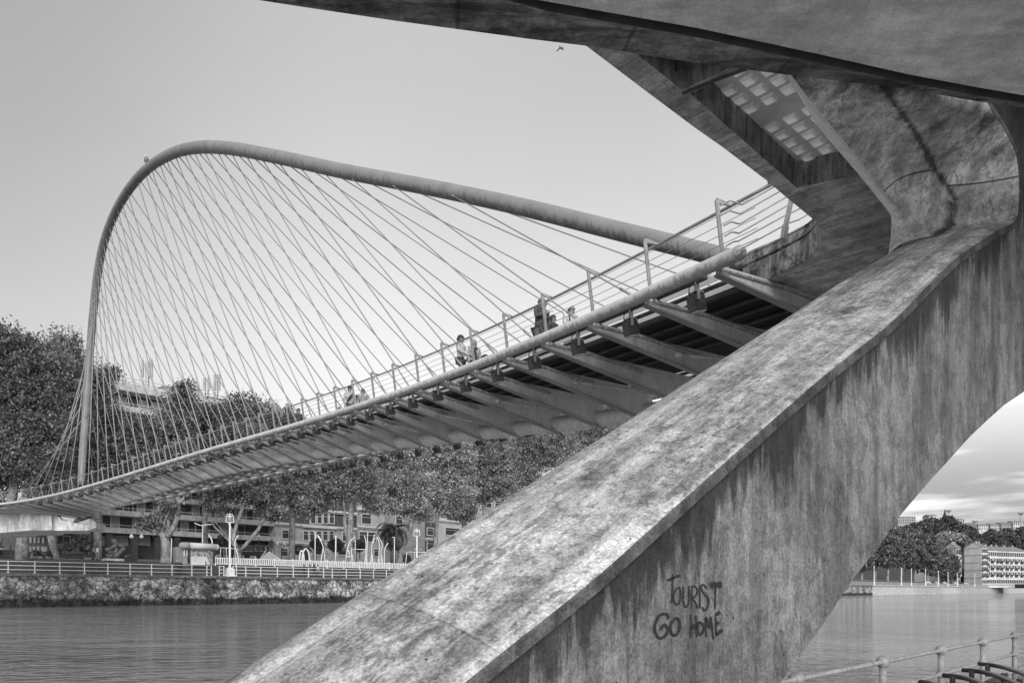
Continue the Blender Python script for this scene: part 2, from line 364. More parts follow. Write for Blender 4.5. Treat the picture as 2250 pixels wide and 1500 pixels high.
wet = Mth(t, 'ADD', sp.outputs[2], Mth(t, 'MULTIPLY', Mth(t, 'SUBTRACT', noi(t, P, .8, 6), .5), 1.4))
x = Mth(t, 'MULTIPLY', x, Ramp(t, wet, (.6, 1.05, .10, 1.0)))
col(t, Mth(t, 'MULTIPLY', x, .50), p); p.inputs['Roughness'].default_value = .85
bump(t, p, v1.outputs['Distance'], 1.0, .25); mat['rubble'] = m
mat['grass'] = plain('lawn', .06, .95, .3, 2.5)
mat['paving'] = plain('promenade_paving', .20, .9, .15, 1.5)
mat['coping'] = concrete('coping_stone', .22, along=(2, 2, 2), streak=.3, blot=.4, spots=.4, fine=.2, pits=False)
mat['hill'] = plain('hill_ground', .055, .95, .3, .03)

# ------------------------------------------------------------------ the far bank: a straight quay running away to the right
BE = V((.677, .736, 0)); BN = V((-.736, .677, 0)); BP = V((-48.7, 74.8, 0))
def bankY(px, o=0): return (117.56+1.359*o)/(.9206-(px-CX)/F)
def bank(px, o=0, z=0):
    Y = bankY(px, o); return V(((px-CX)/F*Y, Y, z))
def bz(px, py, o=0):           # height of pixel row py on the vertical plane at offset o
    return EYE+(HY-py)/F*bankY(px, o)
def bk(px, py, o=0):
    p = bank(px, o); p.z = bz(px, py, o); return p
PROF = [(0, 3.32), (3.2, 3.32), (5.0, 4.75), (10, 5.1), (25, 5.7), (40, 6.6), (80, 7.2)]
def gz(o):
    for (a, za), (b, zb) in zip(PROF, PROF[1:]):
        if o <= b: return za+(zb-za)*(o-a)/(b-a)
    return 7.2
L0, L1 = -60, 900
def bl(s_, o, z): return BP+BE*s_+BN*o+V((0, 0, z))
def srow(f): return [f(s_) for s_ in (L0, 0, 40, 90, 160, 300, 500, L1)]
o = MB().grid([[V((-900, -200, 0)), V((2500, -200, 0))], [V((-900, 2500, 0)), V((2500, 2500, 0))]]).build('river_water', mat['water']); o['kind'] = 'structure'
g = MB(); g.grid([srow(lambda s_, a=a, z=z: bl(s_, a, z)) for a, z in PROF if a <= 3.3 or a == 3.2]); o = g.build('promenade', mat['paving']); o['kind'] = 'structure'
g = MB(); g.grid([srow(lambda s_, a=a, z=z: bl(s_, a, z)) for a, z in PROF if a >= 3.2 and a <= 25]); o = g.build('park_lawn', mat['grass']); o['kind'] = 'structure'
g = MB(); g.grid([srow(lambda s_, a=a, z=z: bl(s_, a, z)) for a, z in PROF if a >= 25]+[srow(lambda s_: bl(s_, 500, 7.3))]); o = g.build('street_ground', mat['paving']); o['kind'] = 'structure'
g = MB(); g.box((0, 0, 0), (1, 1, 1)); g = MB()
g.grid([[V((-60, -40, .15)), V((-60, -40, .15))+V((0, 0, 0))]])if False else None
# the low quay underfoot: its edge runs parallel to the far bank just beyond the railing
RD = V((.686, .728, 0)); RP = V((2.235, 6.08, 0)); RN = V((.728, -.686, 0))
e0 = RP-RD*60-RN*.25; e1 = RP+RD*120-RN*.25
g = MB().add([e0+V((0, 0, .15)), e1+V((0, 0, .15)), e1+RN*60+V((0, 0, .15)), e0+RN*60+V((0, 0, .15)), e0+V((0, 0, -1)), e1+V((0, 0, -1))], [(0, 1, 2, 3), (0, 4, 5, 1)])
o = g.build('quay_ground', mat['paving']); o['kind'] = 'structure'

# retaining wall with coping
w = thing('river_wall', 'long rubble stone retaining wall with weeds along the far river bank', 'wall', bank(300, 0, 0))
rows = []
for z in np.linspace(-1, 3.05, 10):
    r_ = []
    for s_ in np.linspace(L0, 250, 620):
        r_.append(bl(s_, .10+.12*noise.noise(V((s_*.9, z*.9, 0)))-.05*(3-z), z))
    rows.append(r_)
g = MB().grid(rows); g.build('stone_face', mat['rubble'], w, smooth=True)
g = MB(); s_ = L0
while s_ < 250:
    ln = random.uniform(1.4, 3.2); c = bl(s_+ln/2, .12+random.uniform(-.02, .02), 3.19); g.box(c, (ln/2-.02, .32, .135+random.uniform(-.01, .01)), math.atan2(BE.y, BE.x)); s_ += ln
g.build('coping', mat['coping'], w)
# weeds growing out of the wall joints and along its foot
rng = np.random.default_rng(3); P = []
for k in range(190):
    s_ = rng.uniform(L0+40, 75); z = 1.0+abs(rng.normal())*.55 if rng.random() < .75 else rng.uniform(1, 3.2)
    c = bl(s_, -.12, min(z, 3.2)); n = rng.integers(12, 60)
    P.append(np.array(c)+rng.normal(size=(n, 3))*np.array([.42, .25, .2])*rng.uniform(.5, 1.4))
o = leafmesh('wall_weeds', np.concatenate(P), .11, mat['leafA'], w, rng); o['kind'] = 'stuff'
w2 = thing('quay_wall', 'pale concrete quay wall with a long row of arched piers far down the river', 'wall', bank(2100, 0, 0))
ang = math.atan2(BE.y, BE.x)
def onb(px, o=0): p = bank(px, o); return (p-BP).dot(BE)
g = MB(); s0, s1 = 250, L1
g.box(bl((s0+s1)/2, 1.2, 1.15), ((s1-s0)/2, .9, 2.1), ang); g.build('wall_face', mat['stone'], w2)
g = MB(); g.box(bl((s0+s1)/2, .3, 3.27), ((s1-s0)/2, .5, .12), ang); g.build('coping', mat['stone'], w2)
for a, b, nn in ((2010, 2050, 14), (2052, 2072, 7), (2108, 2205, 44)):
    g = MB()
    for k in range(nn):
        s_ = onb(a)+(onb(b)-onb(a))*k/nn; st = (onb(b)-onb(a))/nn
        g.box(bl(s_, 0.05, 1.0), (st*.2, .35, 1.75), ang)
        q = [bl(s_+st*u, .05, 3.0-.55*abs(2*u-1)**2.2*1.0) for u in np.linspace(0, 1, 9)]
        for i in range(8): g.add([q[i], q[i+1], V((q[i+1].x, q[i+1].y, 3.15)), V((q[i].x, q[i].y, 3.15))], [(0, 1, 2, 3)])
    g.build('arched_pier_row', mat['stone'], w2); g = MB(); g.box(bl((onb(a)+onb(b))/2, .36, 1.2), ((onb(b)-onb(a))/2, .1, 1.8), ang); g.build('pier_shade_panel', mat['dark'], w2)  # dark panel added behind the piers paints the shade between them

# ------------------------------------------------------------------ the steel footbridge
def interp(x, xs, ys): return float(np.interp(x, xs, ys))
TX = [1606, 1560, 1483, 1401, 1275, 1175, 1100, 1000, 867, 733, 600, 400, 267, 133, 0]
TY = [566, 586, 619, 655, 708, 747.5, 780.5, 820.5, 868, 909.5, 948, 1005, 1049, 1083, 1107.5]
tops = [1576, 1424, 1303, 1201, 1117, 1042, 978, 921, 870, 824, 782, 743, 706, 671, 639, 608, 577, 547, 520, 494, 467, 442, 417, 392, 368, 344.5, 321, 297, 275, 252, 229, 207, 184, 161, 139, 118, 95, 73, 52, 30, 7]
NS = len(tops)
sx = np.array([t_-18+10*i/(NS-1) for i, t_ in enumerate(tops)])
tpoly = np.poly1d(np.polyfit(TX, TY, 7))
u_ = np.arange(NS)/(NS-1)
Zt = 7*(1+1.175*u_-1.5*u_**2+.625*u_**3)-1.15
Dt = F*Zt/(HY-tpoly(sx)); E0 = np.stack([(sx-CX)/F*Dt, Dt, Zt+EYE], 1)
# smooth the stations into one fair curve
k_ = np.arange(NS); E0 = np.stack([np.polyval(np.polyfit(k_, E0[:, c], 6), k_) for c in range(3)], 1)
def sta(i):
    """edge point, forward, inward for (fractional) station"""
    if i < 0: d = V(E0[0]-E0[1]); p = V(E0[0])+d*(-i)
    elif i > NS-1: d = V(E0[-1]-E0[-2]); p = V(E0[-1])+d*(i-NS+1)
    else: j = min(int(i), NS-2); p = V(E0[j]).lerp(V(E0[j+1]), i-j)
    j = min(max(i, .5), NS-1.5); a = min(int(j-.5), NS-2); f = j-.5-a
    t0 = V(E0[min(a+1, NS-1)]-E0[a]); t1 = V(E0[min(a+2, NS-1)]-E0[min(a+1, NS-2)])
    t = t0.lerp(t1, f); t.z = 0; t.normalize()
    return p, t, V((t.y, -t.x, 0))
WD = 7.0; SR = .27          # deck width; the spine tube wanders below the deck, nearest this side at midspan
def nsp(i): return float(np.interp(i, [-2, 0, 2, 5, 7, 9, 11, 13.5, 17, 20.5, 23.5, 25.4, 28, 30.2, 32, 34, 36, 38, 41], [6.9, 6.2, 5.8, 5.1, 4.4, 3.8, 3.2, 2.7, 2.15, 1.9, 1.95, 2.1, 2.3, 2.5, 2.9, 3.6, 4.5, 5.5, 6.5]))
nn_ = [nsp(i) for i in np.arange(-2, 42, .25)]
for _ in range(12): nn_[1:-1] = [(a+2*b+c)/4 for a, b, c in zip(nn_, nn_[1:], nn_[2:])]
def nsp(i): return float(np.interp(i, np.arange(-2, 42, .25), nn_))
def drop(i): return float(np.interp(i, [0, 5, 12, 22, 31, 38], [.98, .95, .76, .68, .80, .74]))
def at(i, n, z=0):
    p, t, nn = sta(i); return p+nn*n+V((0, 0, z))
br = thing('arched_footbridge', 'white steel footbridge with a tilted tubular arch and fans of cables over the river', 'footbridge', V(E0[20]))
I0 = -.32
fine = list(np.arange(I0, NS+.9, .34))
for n_, nm in ((0, 0), (WD, 1)):
    g = MB().tube([at(i, n_) for i in fine], .13, 14); g.ball(at(I0, n_), .135, 14, 8); g.build('edge_tube', mat['steel'], br, smooth=True)
sp_i = list(np.arange(-1.2, 38.3, .25))
MB().tube([at(i, nsp(i), -drop(i)) for i in sp_i], SR, 20).build('spine_tube', mat['web'], br, smooth=True)
for i in range(0, 36):
    MB().tube([at(i+q_, nsp(i+q_), -drop(i)) for q_ in (.34, .37, .38, .42, .43, .47)], [SR+.03, SR+.03, SR+.005, SR+.005, SR+.025, SR+.025], 20).build('spine_collar', mat['web'], br)
DI = list(np.arange(.3, NS+.9, .5))
def strip(g, n0, n1, z0, th):
    g.grid([[at(i, n0, z0), at(i, n1, z0)] for i in DI]); g.grid([[at(i, n1, z0+th), at(i, n0, z0+th)] for i in DI])
    g.grid([[at(i, n0, z0+th), at(i, n0, z0)] for i in DI]); g.grid([[at(i, n1, z0), at(i, n1, z0+th)] for i in DI])
g = MB(); strip(g, 1.45, WD-1.45, .10, .04); g.build('deck_carpet', mat['deckdark'], br)
for a, b in ((.48, .86), (.98, 1.36), (WD-.86, WD-.48), (WD-1.36, WD-.98)):
    g = MB(); strip(g, a, b, .10, .03); g.build('glass_strip', mat['glass'], br)
for n_ in (.30, .43, .92, 1.41, 2.1, 2.7, 3.3, 3.9, WD-1.41, WD-.92, WD-.43):
    g = MB(); g.tube([at(i, n_, .04) for i in DI], .045, 5); g.build('deck_beam', mat['beam'], br, smooth=True)
ribm = mat['web']
for i in range(0, NS):
    dr = drop(i)
    for s in (0, 1):
        def q(n, z, di=0): return at(i+di, n if s == 0 else WD-n, z)
        HW = nsp(i) if s == 0 else WD-nsp(i)
        if HW < .5: continue
        p, t, n_ = sta(i)
        g = MB()
        ns_ = [HW*f_ for f_ in (0.02, .12, .27, .43, .6, .77, .92, 1.03)]
        def lowz(n): return -.10-(dr+SR+.02-.10)*min(1, n/HW)**1.0 if s == 0 else -.06-.30*(n/HW)
        def topz(n): return (-.05-.24*min(1, n/HW)) if s == 0 else -.02-.04*n/HW
        th = .03
        A_ = [q(n, topz(n)) for n in ns_]; B_ = [q(n, lowz(n)) for n in ns_]
        a2 = [x+t*th for x in A_]; b2 = [x+t*th for x in B_]
        g.grid([A_, B_]); g.grid([a2, b2]); g.grid([A_, a2])
        rib = g.build('rib', ribm, br)
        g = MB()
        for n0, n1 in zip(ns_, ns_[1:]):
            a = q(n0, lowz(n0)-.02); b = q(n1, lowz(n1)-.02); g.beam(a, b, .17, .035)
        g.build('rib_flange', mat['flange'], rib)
        if s == 0:
            MB().tube([q(.1, -.02), q(.30*HW, -.12), q(.6*HW, -.36)], .055, 8).build('rib_strut', mat['steel'], rib, smooth=True)
# slanting stays between neighbouring ribs
for i in range(1, 34, 2):
    h_ = nsp(i); a = at(i+.8, h_*.42, -.40-.1*h_/5); b = at(i+.05, h_*.80, -.86)
    g = MB().tube([a, b], .045, 8); g.tube([a-(b-a).normalized()*.16, a+(b-a).normalized()*.02], .075, 10); g.build('cross_stay', mat['steel'], br, smooth=True)
# dark drain pipes hanging under the far end
for i, k in ((20, 0), (25, 0), (29, 0)):
    MB().tube([at(i, .05, -.1), at(i-.3, .9, -.5), at(i-.5, 1.7, -.9)], .05, 6).build('drain_pipe', mat['beam'], br, smooth=True)
# balustrade: leaning posts with a bracket carrying the handrail, and taut wires
def post_geo(i, s):
    sg = 1 if s == 0 else -1
    def q(n, z): return at(i, n if s == 0 else WD-n, z)
    return q
PH = 1.28
for s in (0, 1):
    for i in range(NS):
        q = post_geo(i, s); g = MB()
        p, t, n_ = sta(i)
        b0 = q(.30, -.10); tp = q(.12, PH-.08)
        g.beam(b0, tp, .035, .075, up=tuple(n_)); g.beam(b0-V((0, 0, .05)), b0+V((0, 0, .14)), .06, .17, up=tuple(n_))
        arm = q(.47, PH-.10); d = (arm-tp)
        g.prism([tp+t*.02+V((0, 0, .04)), tp+t*.02-V((0, 0, .06)), arm+t*.02-V((0, 0, .015)), arm+t*.02+V((0, 0, .015))], -t*.035)
        g.build('railing_post', mat['inox'], br)
    hr = [at(i, .47 if s == 0 else WD-.47, PH-.10) for i in np.arange(-.6, NS+.5, .5)]
    MB().tube(hr, .032, 8).build('handrail', mat['inox'], br, smooth=True)
    g = MB()
    for k in range(6):
        z = .08+k*.17; n = .30-.18*(z/PH)
        g.tube([at(i, n if s == 0 else WD-n, z) for i in np.arange(-.4, NS+.5, .5)], .0075, 4)
    g.build('railing_wires', mat['inox'], br, smooth=True)

# arch: pixel outline, with distances from a tilted plane through the two feet
AX = [(178, 1066), (182, 985), (188, 917), (194.7, 810), (200, 740), (206, 675), (214, 600), (222, 552), (238, 499), (262, 448), (288.7, 408), (320.7, 373), (363, 344), (406, 328), (457, 322.7), (523, 328), (577, 338.7), (630, 349), (683, 361), (750, 376), (880, 400), (1010, 425), (1200, 467), (1350, 507), (1430, 524), (1537, 552), (1632, 577)]
AU = [1, .965, .945, .898, .862, .826, .778, .742, .697, .643, .59, .533, .473, .424, .376, .324, .288, .257, .229, .199, .152, .113, .069, .041, .028, .012, 0]
def archY(u):
    h = 4*20.45*u*(1-u)*(1+.852*(u-.5)); return 17.362+u*(64.965-17.362)+.515*h
AD = [archY(u) for u in AU]
apts = np.array([list(U(x, y, d)) for (x, y), d in zip(AX, AD)])
# resample by arc length with a Catmull-Rom spline, then a light smoothing
def spline(P, n):
    P = np.asarray(P); Q = np.vstack([2*P[0]-P[1], P, 2*P[-1]-P[-2]]); out = []
    for i in range(1, len(Q)-2):
        for t_ in np.linspace(0, 1, 12, endpoint=False):
            a, b, c, d = Q[i-1], Q[i], Q[i+1], Q[i+2]
            out.append(.5*((2*b)+(c-a)*t_+(2*a-5*b+4*c-d)*t_**2+(3*b-a-3*c+d)*t_**3))
    out.append(P[-1]); out = np.array(out)
    L = np.r_[0, np.cumsum(np.linalg.norm(np.diff(out, axis=0), axis=1))]; s_ = np.linspace(0, L[-1], n)
    return np.stack([np.interp(s_, L, out[:, c]) for c in range(3)], 1)
AR = spline(apts, 220)
for it in range(30): AR[1:-1] = AR[1:-1]*.5+(AR[:-2]+AR[2:])*.25
apx = CX+F*AR[:, 0]/AR[:, 1]; apy = HY-F*(AR[:, 2]-EYE)/AR[:, 1]
rad_px = np.interp(np.arange(220)/219, [0, .12, .25, .35, .45, .6, .75, .9, 1], [7.6, 8.0, 8.2, 9.5, 11.5, 14, 17, 20.5, 22])
cump = np.r_[0, np.cumsum(np.hypot(np.diff(apx), np.diff(apy)))]; cump /= cump[-1]
arad = np.interp(cump, [0, .12, .28, .36, .42, .55, .72, .9, 1], [7.4, 8.0, 8.6, 10.2, 13.2, 15.2, 17.5, 20.5, 21])*AR[:, 1]/F
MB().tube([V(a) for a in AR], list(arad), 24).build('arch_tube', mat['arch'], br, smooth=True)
def arch_at(px=None, py=None):
    if py is None: w_ = np.abs(apx-px)+(apy > 640)*1e4; j = int(np.argmin(w_))
    else: j = int(np.argmin(np.abs(apy-py)+(apx > 330)*1e4))
    return j
TA = [1007, 877, 787, 719, 665, 618, 582, 545, 511, 482, 455, 431, 409, 387, 369, 351, 335, 319, 305]
idx = [arch_at(px=x) for x in TA]+[arch_at(py=y) for y in (418, 437, 456, 476, 495, 517, 537, 559, 581, 604, 629, 656, 688, 722, 758, 797, 837, 880, 922)]
for k, j in enumerate(idx):
    a = V(AR[j]); r_ = arad[j]; i = k+1
    t = V(AR[min(j+1, 219)]-AR[j-1]).normalized()
    for s in (0, 1):
        b = at(i+.12, 0 if s == 0 else WD, .10)
        a2 = a+t*(0 if s == 0 else .28)
        d = (b-a2); d -= t*d.dot(t); d.normalize()
        p0 = a2+d*r_*.9; dd = (b-p0).normalized()
        g = MB().tube([p0, b], .021 if i < 6 else (.026 if i < 14 else .034), 5); g.tube([b-dd*.55, b-dd*.1], .032, 6); g.tube([p0-dd*.1, p0+dd*.25], .03, 6)
        g.build('cable', mat['cable'], br, smooth=True)

# floodlights hang from short brackets below both edges of the deck
fl = thing('floodlight', 'black box floodlight hanging from the bridge edge', 'floodlight', group='floodlights hanging below the near deck edge')
MB().box((0, 0, -.17), (.14, .11, .14), ax=((.97, 0, .25), (0, 1, 0), (-.25, 0, .97))).build('housing', mat['lamp'], fl, local=True)
MB().box((.043, 0, -.325), (.125, .095, .012), ax=((.97, 0, .25), (0, 1, 0), (-.25, 0, .97))).build('glass_front', mat['lampglass'], fl, local=True)
g = MB(); g.box((0, 0, .10), (.05, .012, .15)); g.box((-.06, .13, -.03), (.03, .012, .11)); g.box((-.06, -.13, -.03), (.03, .012, .11)); g.box((-.02, 0, .03), (.09, .13, .012)); g.build('bracket', mat['inox'], fl, local=True)
g = MB().tube([(-.05, .03, .2), (-.16, .03, .12), (-.17, .02, -.02), (-.1, 0, -.1)], .01, 5); g.build('power_lead', mat['black'], fl, local=True)
first = True
ORD = ['first', 'second', 'third', 'fourth', 'fifth', 'sixth', 'seventh', 'eighth', 'ninth', 'tenth']
def nth(k):
    if k < 10: return ORD[k]
    n = k+1; return '%d%s' % (n, 'th' if 10 < n % 100 < 14 else {1: 'st', 2: 'nd', 3: 'rd'}.get(n % 10, 'th'))
for s in (0, 1):
    for i in range(0, 37):
        if s == 1 and not 8 <= i <= 30: continue
        o = fl if first else copy_tree(fl); first = False
        p, t, n_ = sta(i+.42)
        o.location = at(i+.42, .42 if s == 0 else WD-.1, -.22 if s == 0 else -.3); o.rotation_euler = (0, 0, math.atan2(n_.y, n_.x))
        if s == 0: o['label'] = 'black box floodlight under the near deck edge, %s from the concrete landing' % nth(i)
        else:
            o['label'] = 'dark box floodlight under the far deck edge, %s from the right end of its row' % nth(i-8); o['group'] = 'floodlights hanging below the far deck edge'

def resamp(P, n):
    P = np.array([list(p) for p in P]); L = np.r_[0, np.cumsum(np.linalg.norm(np.diff(P, axis=0), axis=1))]; s_ = np.linspace(0, L[-1], n)
    return [V((np.interp(x, L, P[:, 0]), np.interp(x, L, P[:, 1]), np.interp(x, L, P[:, 2]))) for x in s_]
# ------------------------------------------------------------------ concrete landing of the bridge, overhead on this bank
ld = thing('concrete_landing', 'weathered concrete landing slab overhead with a curved edge and a recessed glass block panel', 'landing', UZ(1950, 560, 5.8))
def h5(x, y): return UZ(x, y, 5.8)
outer = [h5(1289, 102), h5(1424, 204), h5(1527, 281), h5(1587, 323), h5(1685, 397), h5(1727, 433), h5(1765, 464), h5(1783, 479), h5(1797, 492), h5(1805, 509), h5(1806, 524), h5(1798, 545), h5(1784, 563), h5(1765, 577), h5(1700, 608), h5(1634, 637), h5(1774, 677)]
outer += [V((9.5, 20.5, EYE+5.8)), V((15, 15, EYE+5.8)), V((9, 7.0, EYE+5.8)), V((1.2, 6.2, EYE+5.8)), V((-.1, 7.2, EYE+5.8))]
rec = [h5(1517, 206), h5(1751, 413), h5(1990, 361), h5(1760, 120), h5(1627, 152)]
rec2 = [h5(1400, 120), h5(1498, 198), h5(1612, 146), h5(1530, 92)]
b = filled(outer, [rec, rec2], 'x', None, None)
me = bpy.data.meshes.new('slab_soffit'); b.normal_update(); b.to_mesh(me); b.free(); me.materials.append(mat['soffit'])
o = bpy.data.objects.new('slab_soffit', me); COL.objects.link(o); adopt(o, ld)
up = V((0, 0, .62))
# edge face: a lower fascia and a set-back upper curb, with a groove between them
n = 16
edge = outer[:17]
def inset(pts, d):
    out = []
    for i, p in enumerate(pts):
        a = pts[max(i-1, 0)]; c = pts[min(i+1, len(pts)-1)]; t = (c-a).normalized(); out.append(p+V((t.y, -t.x, 0))*d)
    return out
zz = lambda pts, z: [p+V((0, 0, z)) for p in pts]
er = [edge, zz(inset(edge, -.012), .02), zz(inset(edge, -.012), .42), zz(inset(edge, .07), .435), zz(inset(edge, .07), .465), zz(inset(edge, .0), .475), zz(inset(edge, .03), .66), zz(inset(edge, .10), .72), zz(inset(edge, .45), .72)]
MB().grid(er).build('edge_lip', mat['lip'], ld, smooth=False)
for z_ in (.5, .64):
    b = filled(zz(outer, z_), [zz(rec, z_)], 'x', None, None); me = bpy.data.meshes.new('slab_top'); b.to_mesh(me); b.free(); me.materials.append(mat['soffit'])
    o = bpy.data.objects.new('slab_top', me); COL.objects.link(o); adopt(o, ld)
def recess(r, h, name, shrink=.12):
    c = sum(r, V((0, 0, 0)))/len(r); top = [p.lerp(c, shrink*.25)+V((0, 0, h)) for p in r]
    g = MB(); n = len(r)
    for i in range(n): g.quad(r[i], r[(i+1) % n], top[(i+1) % n], top[i])
    g.build(name, mat['recess'], ld); return top
tp = recess(rec, .36, 'recess_walls')
block_holes = []
# glass blocks in the recess ceiling
a0 = UZ(1575, 200, 6.16); ax1 = (UZ(1758, 352, 6.16)-a0); L_ = ax1.length; ax1.normalize(); ay1 = V((ax1.y, -ax1.x, 0))
pitch = .255; a0 = UZ(1603, 196, 6.16)
for r_ in range(4):
    for c_ in (-2, -1, 0, 1, 2, 4.3, 5.3, 6.3, 7.3, 8.3):
        if r_ == 0 and c_ < 0: continue
        cx = a0+ax1*(pitch*c_)+ay1*(r_*pitch); cx.z = tp[0].z
        q0 = cx.z-.004
        pr = (cx-V((0, 0, 0))); px_ = CX+F*pr.x/pr.y
        g = MB(); hx, hy = .078, .088
        base_ = [cx+ax1*(i_*hx)+ay1*(j_*hy) for i_, j_ in ((-1, -1), (1, -1), (1, 1), (-1, 1))]
        mid = [cx+ax1*(i_*hx*.8+.015)+ay1*(j_*hy*.8)-V((0, 0, .032)) for i_, j_ in ((-1, -1), (1, -1), (1, 1), (-1, 1))]
        g.add(base_+mid, [(0, 1, 5, 4), (1, 2, 6, 5), (2, 3, 7, 6), (3, 0, 4, 7), (4, 5, 6, 7)])
        g.build('glass_block', mat['glassblock'], ld); block_holes.append([V((p.x, p.y, tp[0].z)) for p in base_])
ks = (-2, -1, 0, 1, 2, 4.3, 5.3, 6.3, 7.3, 8.3); ea = [-1.2]+[e_ for k in ks for e_ in (k*pitch-.078, k*pitch+.078)]+[3.2]; eb = [-.6]+[e_ for r_ in range(4) for e_ in (r_*pitch-.088, r_*pitch+.088)]+[1.6]
g = MB(); zc_ = V((0, 0, tp[0].z-a0.z))
for i_ in range(len(ea)-1):
    for j_ in range(len(eb)-1):
        if i_ % 2 and j_ % 2 and not (j_ == 1 and i_ < 5): continue
        g.quad(*[a0+zc_+ax1*x_+ay1*y_ for x_, y_ in ((ea[i_], eb[j_]), (ea[i_+1], eb[j_]), (ea[i_+1], eb[j_+1]), (ea[i_], eb[j_+1]))])
g.build('recess_ceiling', mat['ceil'], ld)
recess(rec2, .36, 'recess_walls')
MB().add([p+V((0, 0, .358)) for p in rec2], [tuple(range(4))]).build('recess_ceiling', mat['recess'], ld)
g = MB(); a = UZ(1478, 160, 5.95); g.beam(a, a+V((0, 0, .4)), .06, .1); g.build('drain_pipe', mat['beam'], ld)
g = MB().tube([h5(1500, 204)-V((0, 0, .01)), h5(1570, 175)-V((0, 0, .01)), h5(1640, 150)-V((0, 0, .01))], .02, 5); g.build('drip_strip', mat['beam'], ld)
# balustrade standing on the landing's curved edge
lr = thing('landing_railing', 'metal balustrade with kinked rods on the curved edge of the concrete landing', 'railing', UZ(1722, 518, 6.4))
DR = 13.35
def ur(x, y): return U(x, y, 13.0+(x-1583)*.0022)
for pts in ([(1583.6, 452), (1604, 440.7), (1631, 450), (1700, 411), (1780, 366)], [(1585, 473), (1604, 463), (1625.6, 470), (1713, 421), (1790, 378)], [(1590, 496), (1607, 487), (1625, 492.6), (1728, 433), (1800, 392)],
            [(1592, 519), (1609, 509), (1623, 513), (1732, 450.6), (1810, 405)], [(1595, 540.6), (1614, 530), (1620, 531), (1728, 472), (1740, 467), (1790, 442)], [(1618, 553), (1724, 494.6), (1736, 489), (1755, 483), (1775, 471), (1800, 455)]):
    MB().tube(resamp([ur(*p) for p in pts], 46), .013, 6).build('rod', mat['inox'], lr, smooth=True)
g = MB(); a = ur(1721.5, 519); b_ = ur(1741, 428)
g.beam(a, b_, .05, .09, up=(.7, .7, 0)); g.beam(a-V((0, 0, .06)), a.lerp(b_, .25), .07, .12, up=(.7, .7, 0)); g.build('post', mat['inox'], lr)
g = MB().tube([at(-.6, .47, PH-.1), ur(1690, 400.5), ur(1760, 362)], .032, 8); g.build('handrail', mat['inox'], lr, smooth=True)

# ------------------------------------------------------------------ ramp passing overhead
rp = thing('concrete_ramp', 'smooth grey underside of a concrete ramp passing close overhead with a stained edge', 'ramp', (4, 5, EYE+4.6))
def h4(x, y, z=4.6): return UZ(x, y, z)
gr = [V((-4.5, 4.0, EYE+4.6)), h4(1180, 0), h4(1350, 30), h4(1527, 61), h4(1807, 121), h4(1993, 163), h4(2130, 189), h4(2250, 210), h4(2420, 236), V((12, 7.9, EYE+4.6))]
fe = [V((-4.5, 5.3, EYE+4.66)), h4(560, 0, 4.66), h4(860, 45, 4.66), h4(1200, 91, 4.66), h4(1293, 101, 4.66), h4(1489, 133, 4.66), h4(1606, 149, 4.66), h4(1741, 166, 4.66), h4(1970, 192, 4.66), h4(2171, 227, 4.66), h4(2250, 237, 4.66), h4(2420, 258, 4.66), V((12, 8.3, EYE+4.66))]
g = MB().add(gr+[V((12, 5.0, EYE+4.6)), V((3.0, 4.4, EYE+4.6)), V((-4.5, 3.6, EYE+4.6))], [tuple(range(len(gr)+3))]); g.build('soffit', mat['ramp'], rp)
G = resamp(gr, 60); Fe = resamp(fe, 60)
def lz(a, b, f, dz): q = a.lerp(b, f); q.z = a.z+dz; return q
rows = [G, [lz(a, b, .0, .07) for a, b in zip(G, Fe)], [a+V((0, .07, .07)) for a in G], [a+V((0, .10, .0)) for a in G]]
rows += [[(a+V((0, .10, 0))).lerp(b, f)+V((0, 0, .02*math.sin(f*3.1))) for a, b in zip(G, Fe)] for f in (.35, .7, .92)]
rows += [Fe, [b+V((0, .015, .05)) for b in Fe], [b+V((0, 0, .35)) for b in Fe], [b+V((0, -.5, .36)) for b in Fe]]
MB().grid(rows[:4]).build('drip_groove', mat['beam'], rp); MB().grid(rows[3:]).build('edge_band', mat['ramp_edge'], rp, smooth=False)
g = MB().add([V((-4.5, 3.6, EYE+4.95)), V((12, 5.0, EYE+4.95)), V((12, 8.2, EYE+4.95)), V((-4.5, 5.2, EYE+4.95))], [(0, 1, 2, 3)]); g.build('slab_top', mat['ramp'], rp)
for a, b in (((1227, 40), (1142, 88)), ((1452, 68), (1385, 112))):
    pass

# ------------------------------------------------------------------ leaning concrete leg with the graffiti
lg = thing('leaning_concrete_leg', 'massive slanting concrete leg rising from the quay, stained and sprayed with graffiti', 'bridge pier', (3, 6, .15))
def lp(x, y, off=0):
    Y = (3.83+off)/(1.1-(x-CX)/F); return U(x, y, Y)
def su(t): return V((-.87+5.27*t, 4.04+4.96*t, EYE-.076+4.0*t))
def ru(t): return V((-.2+5.31*t, 3.3+4.83*t, EYE-.396+4.186*t))
Rpx = [(1020, 1500), (1300, 1276), (1500, 1098), (1775, 855), (1880, 770), (1967, 700), (2087, 579), (2150, 533), (2194, 504)]
Rs = [V((-1.73, 1.91, EYE-1.6)), ru(-.15)]+[lp(*p) for p in Rpx]
ts = [-.30, -.15]+[(p.y-3.3)/4.83 for p in Rs[2:]]
Ss = [su(t) for t in ts]; Ms = []
for r_, s_, t in zip(Rs, Ss, ts):
    f = .80 if t < .8 else .80-.25*(t-.8)/.2
    Ms.append(r_.lerp(s_, f)+V((0, 0, .07))+LN*.02)
kR = [(2222, 492, 8.2), (2235, 476, 8.2), (2239, 430, 8.2), (2238, 387, 8.2), (2231, 336, 8.0), (2203, 280, 7.7), (2171, 229, 7.4), (2150, 195, 7.2)]
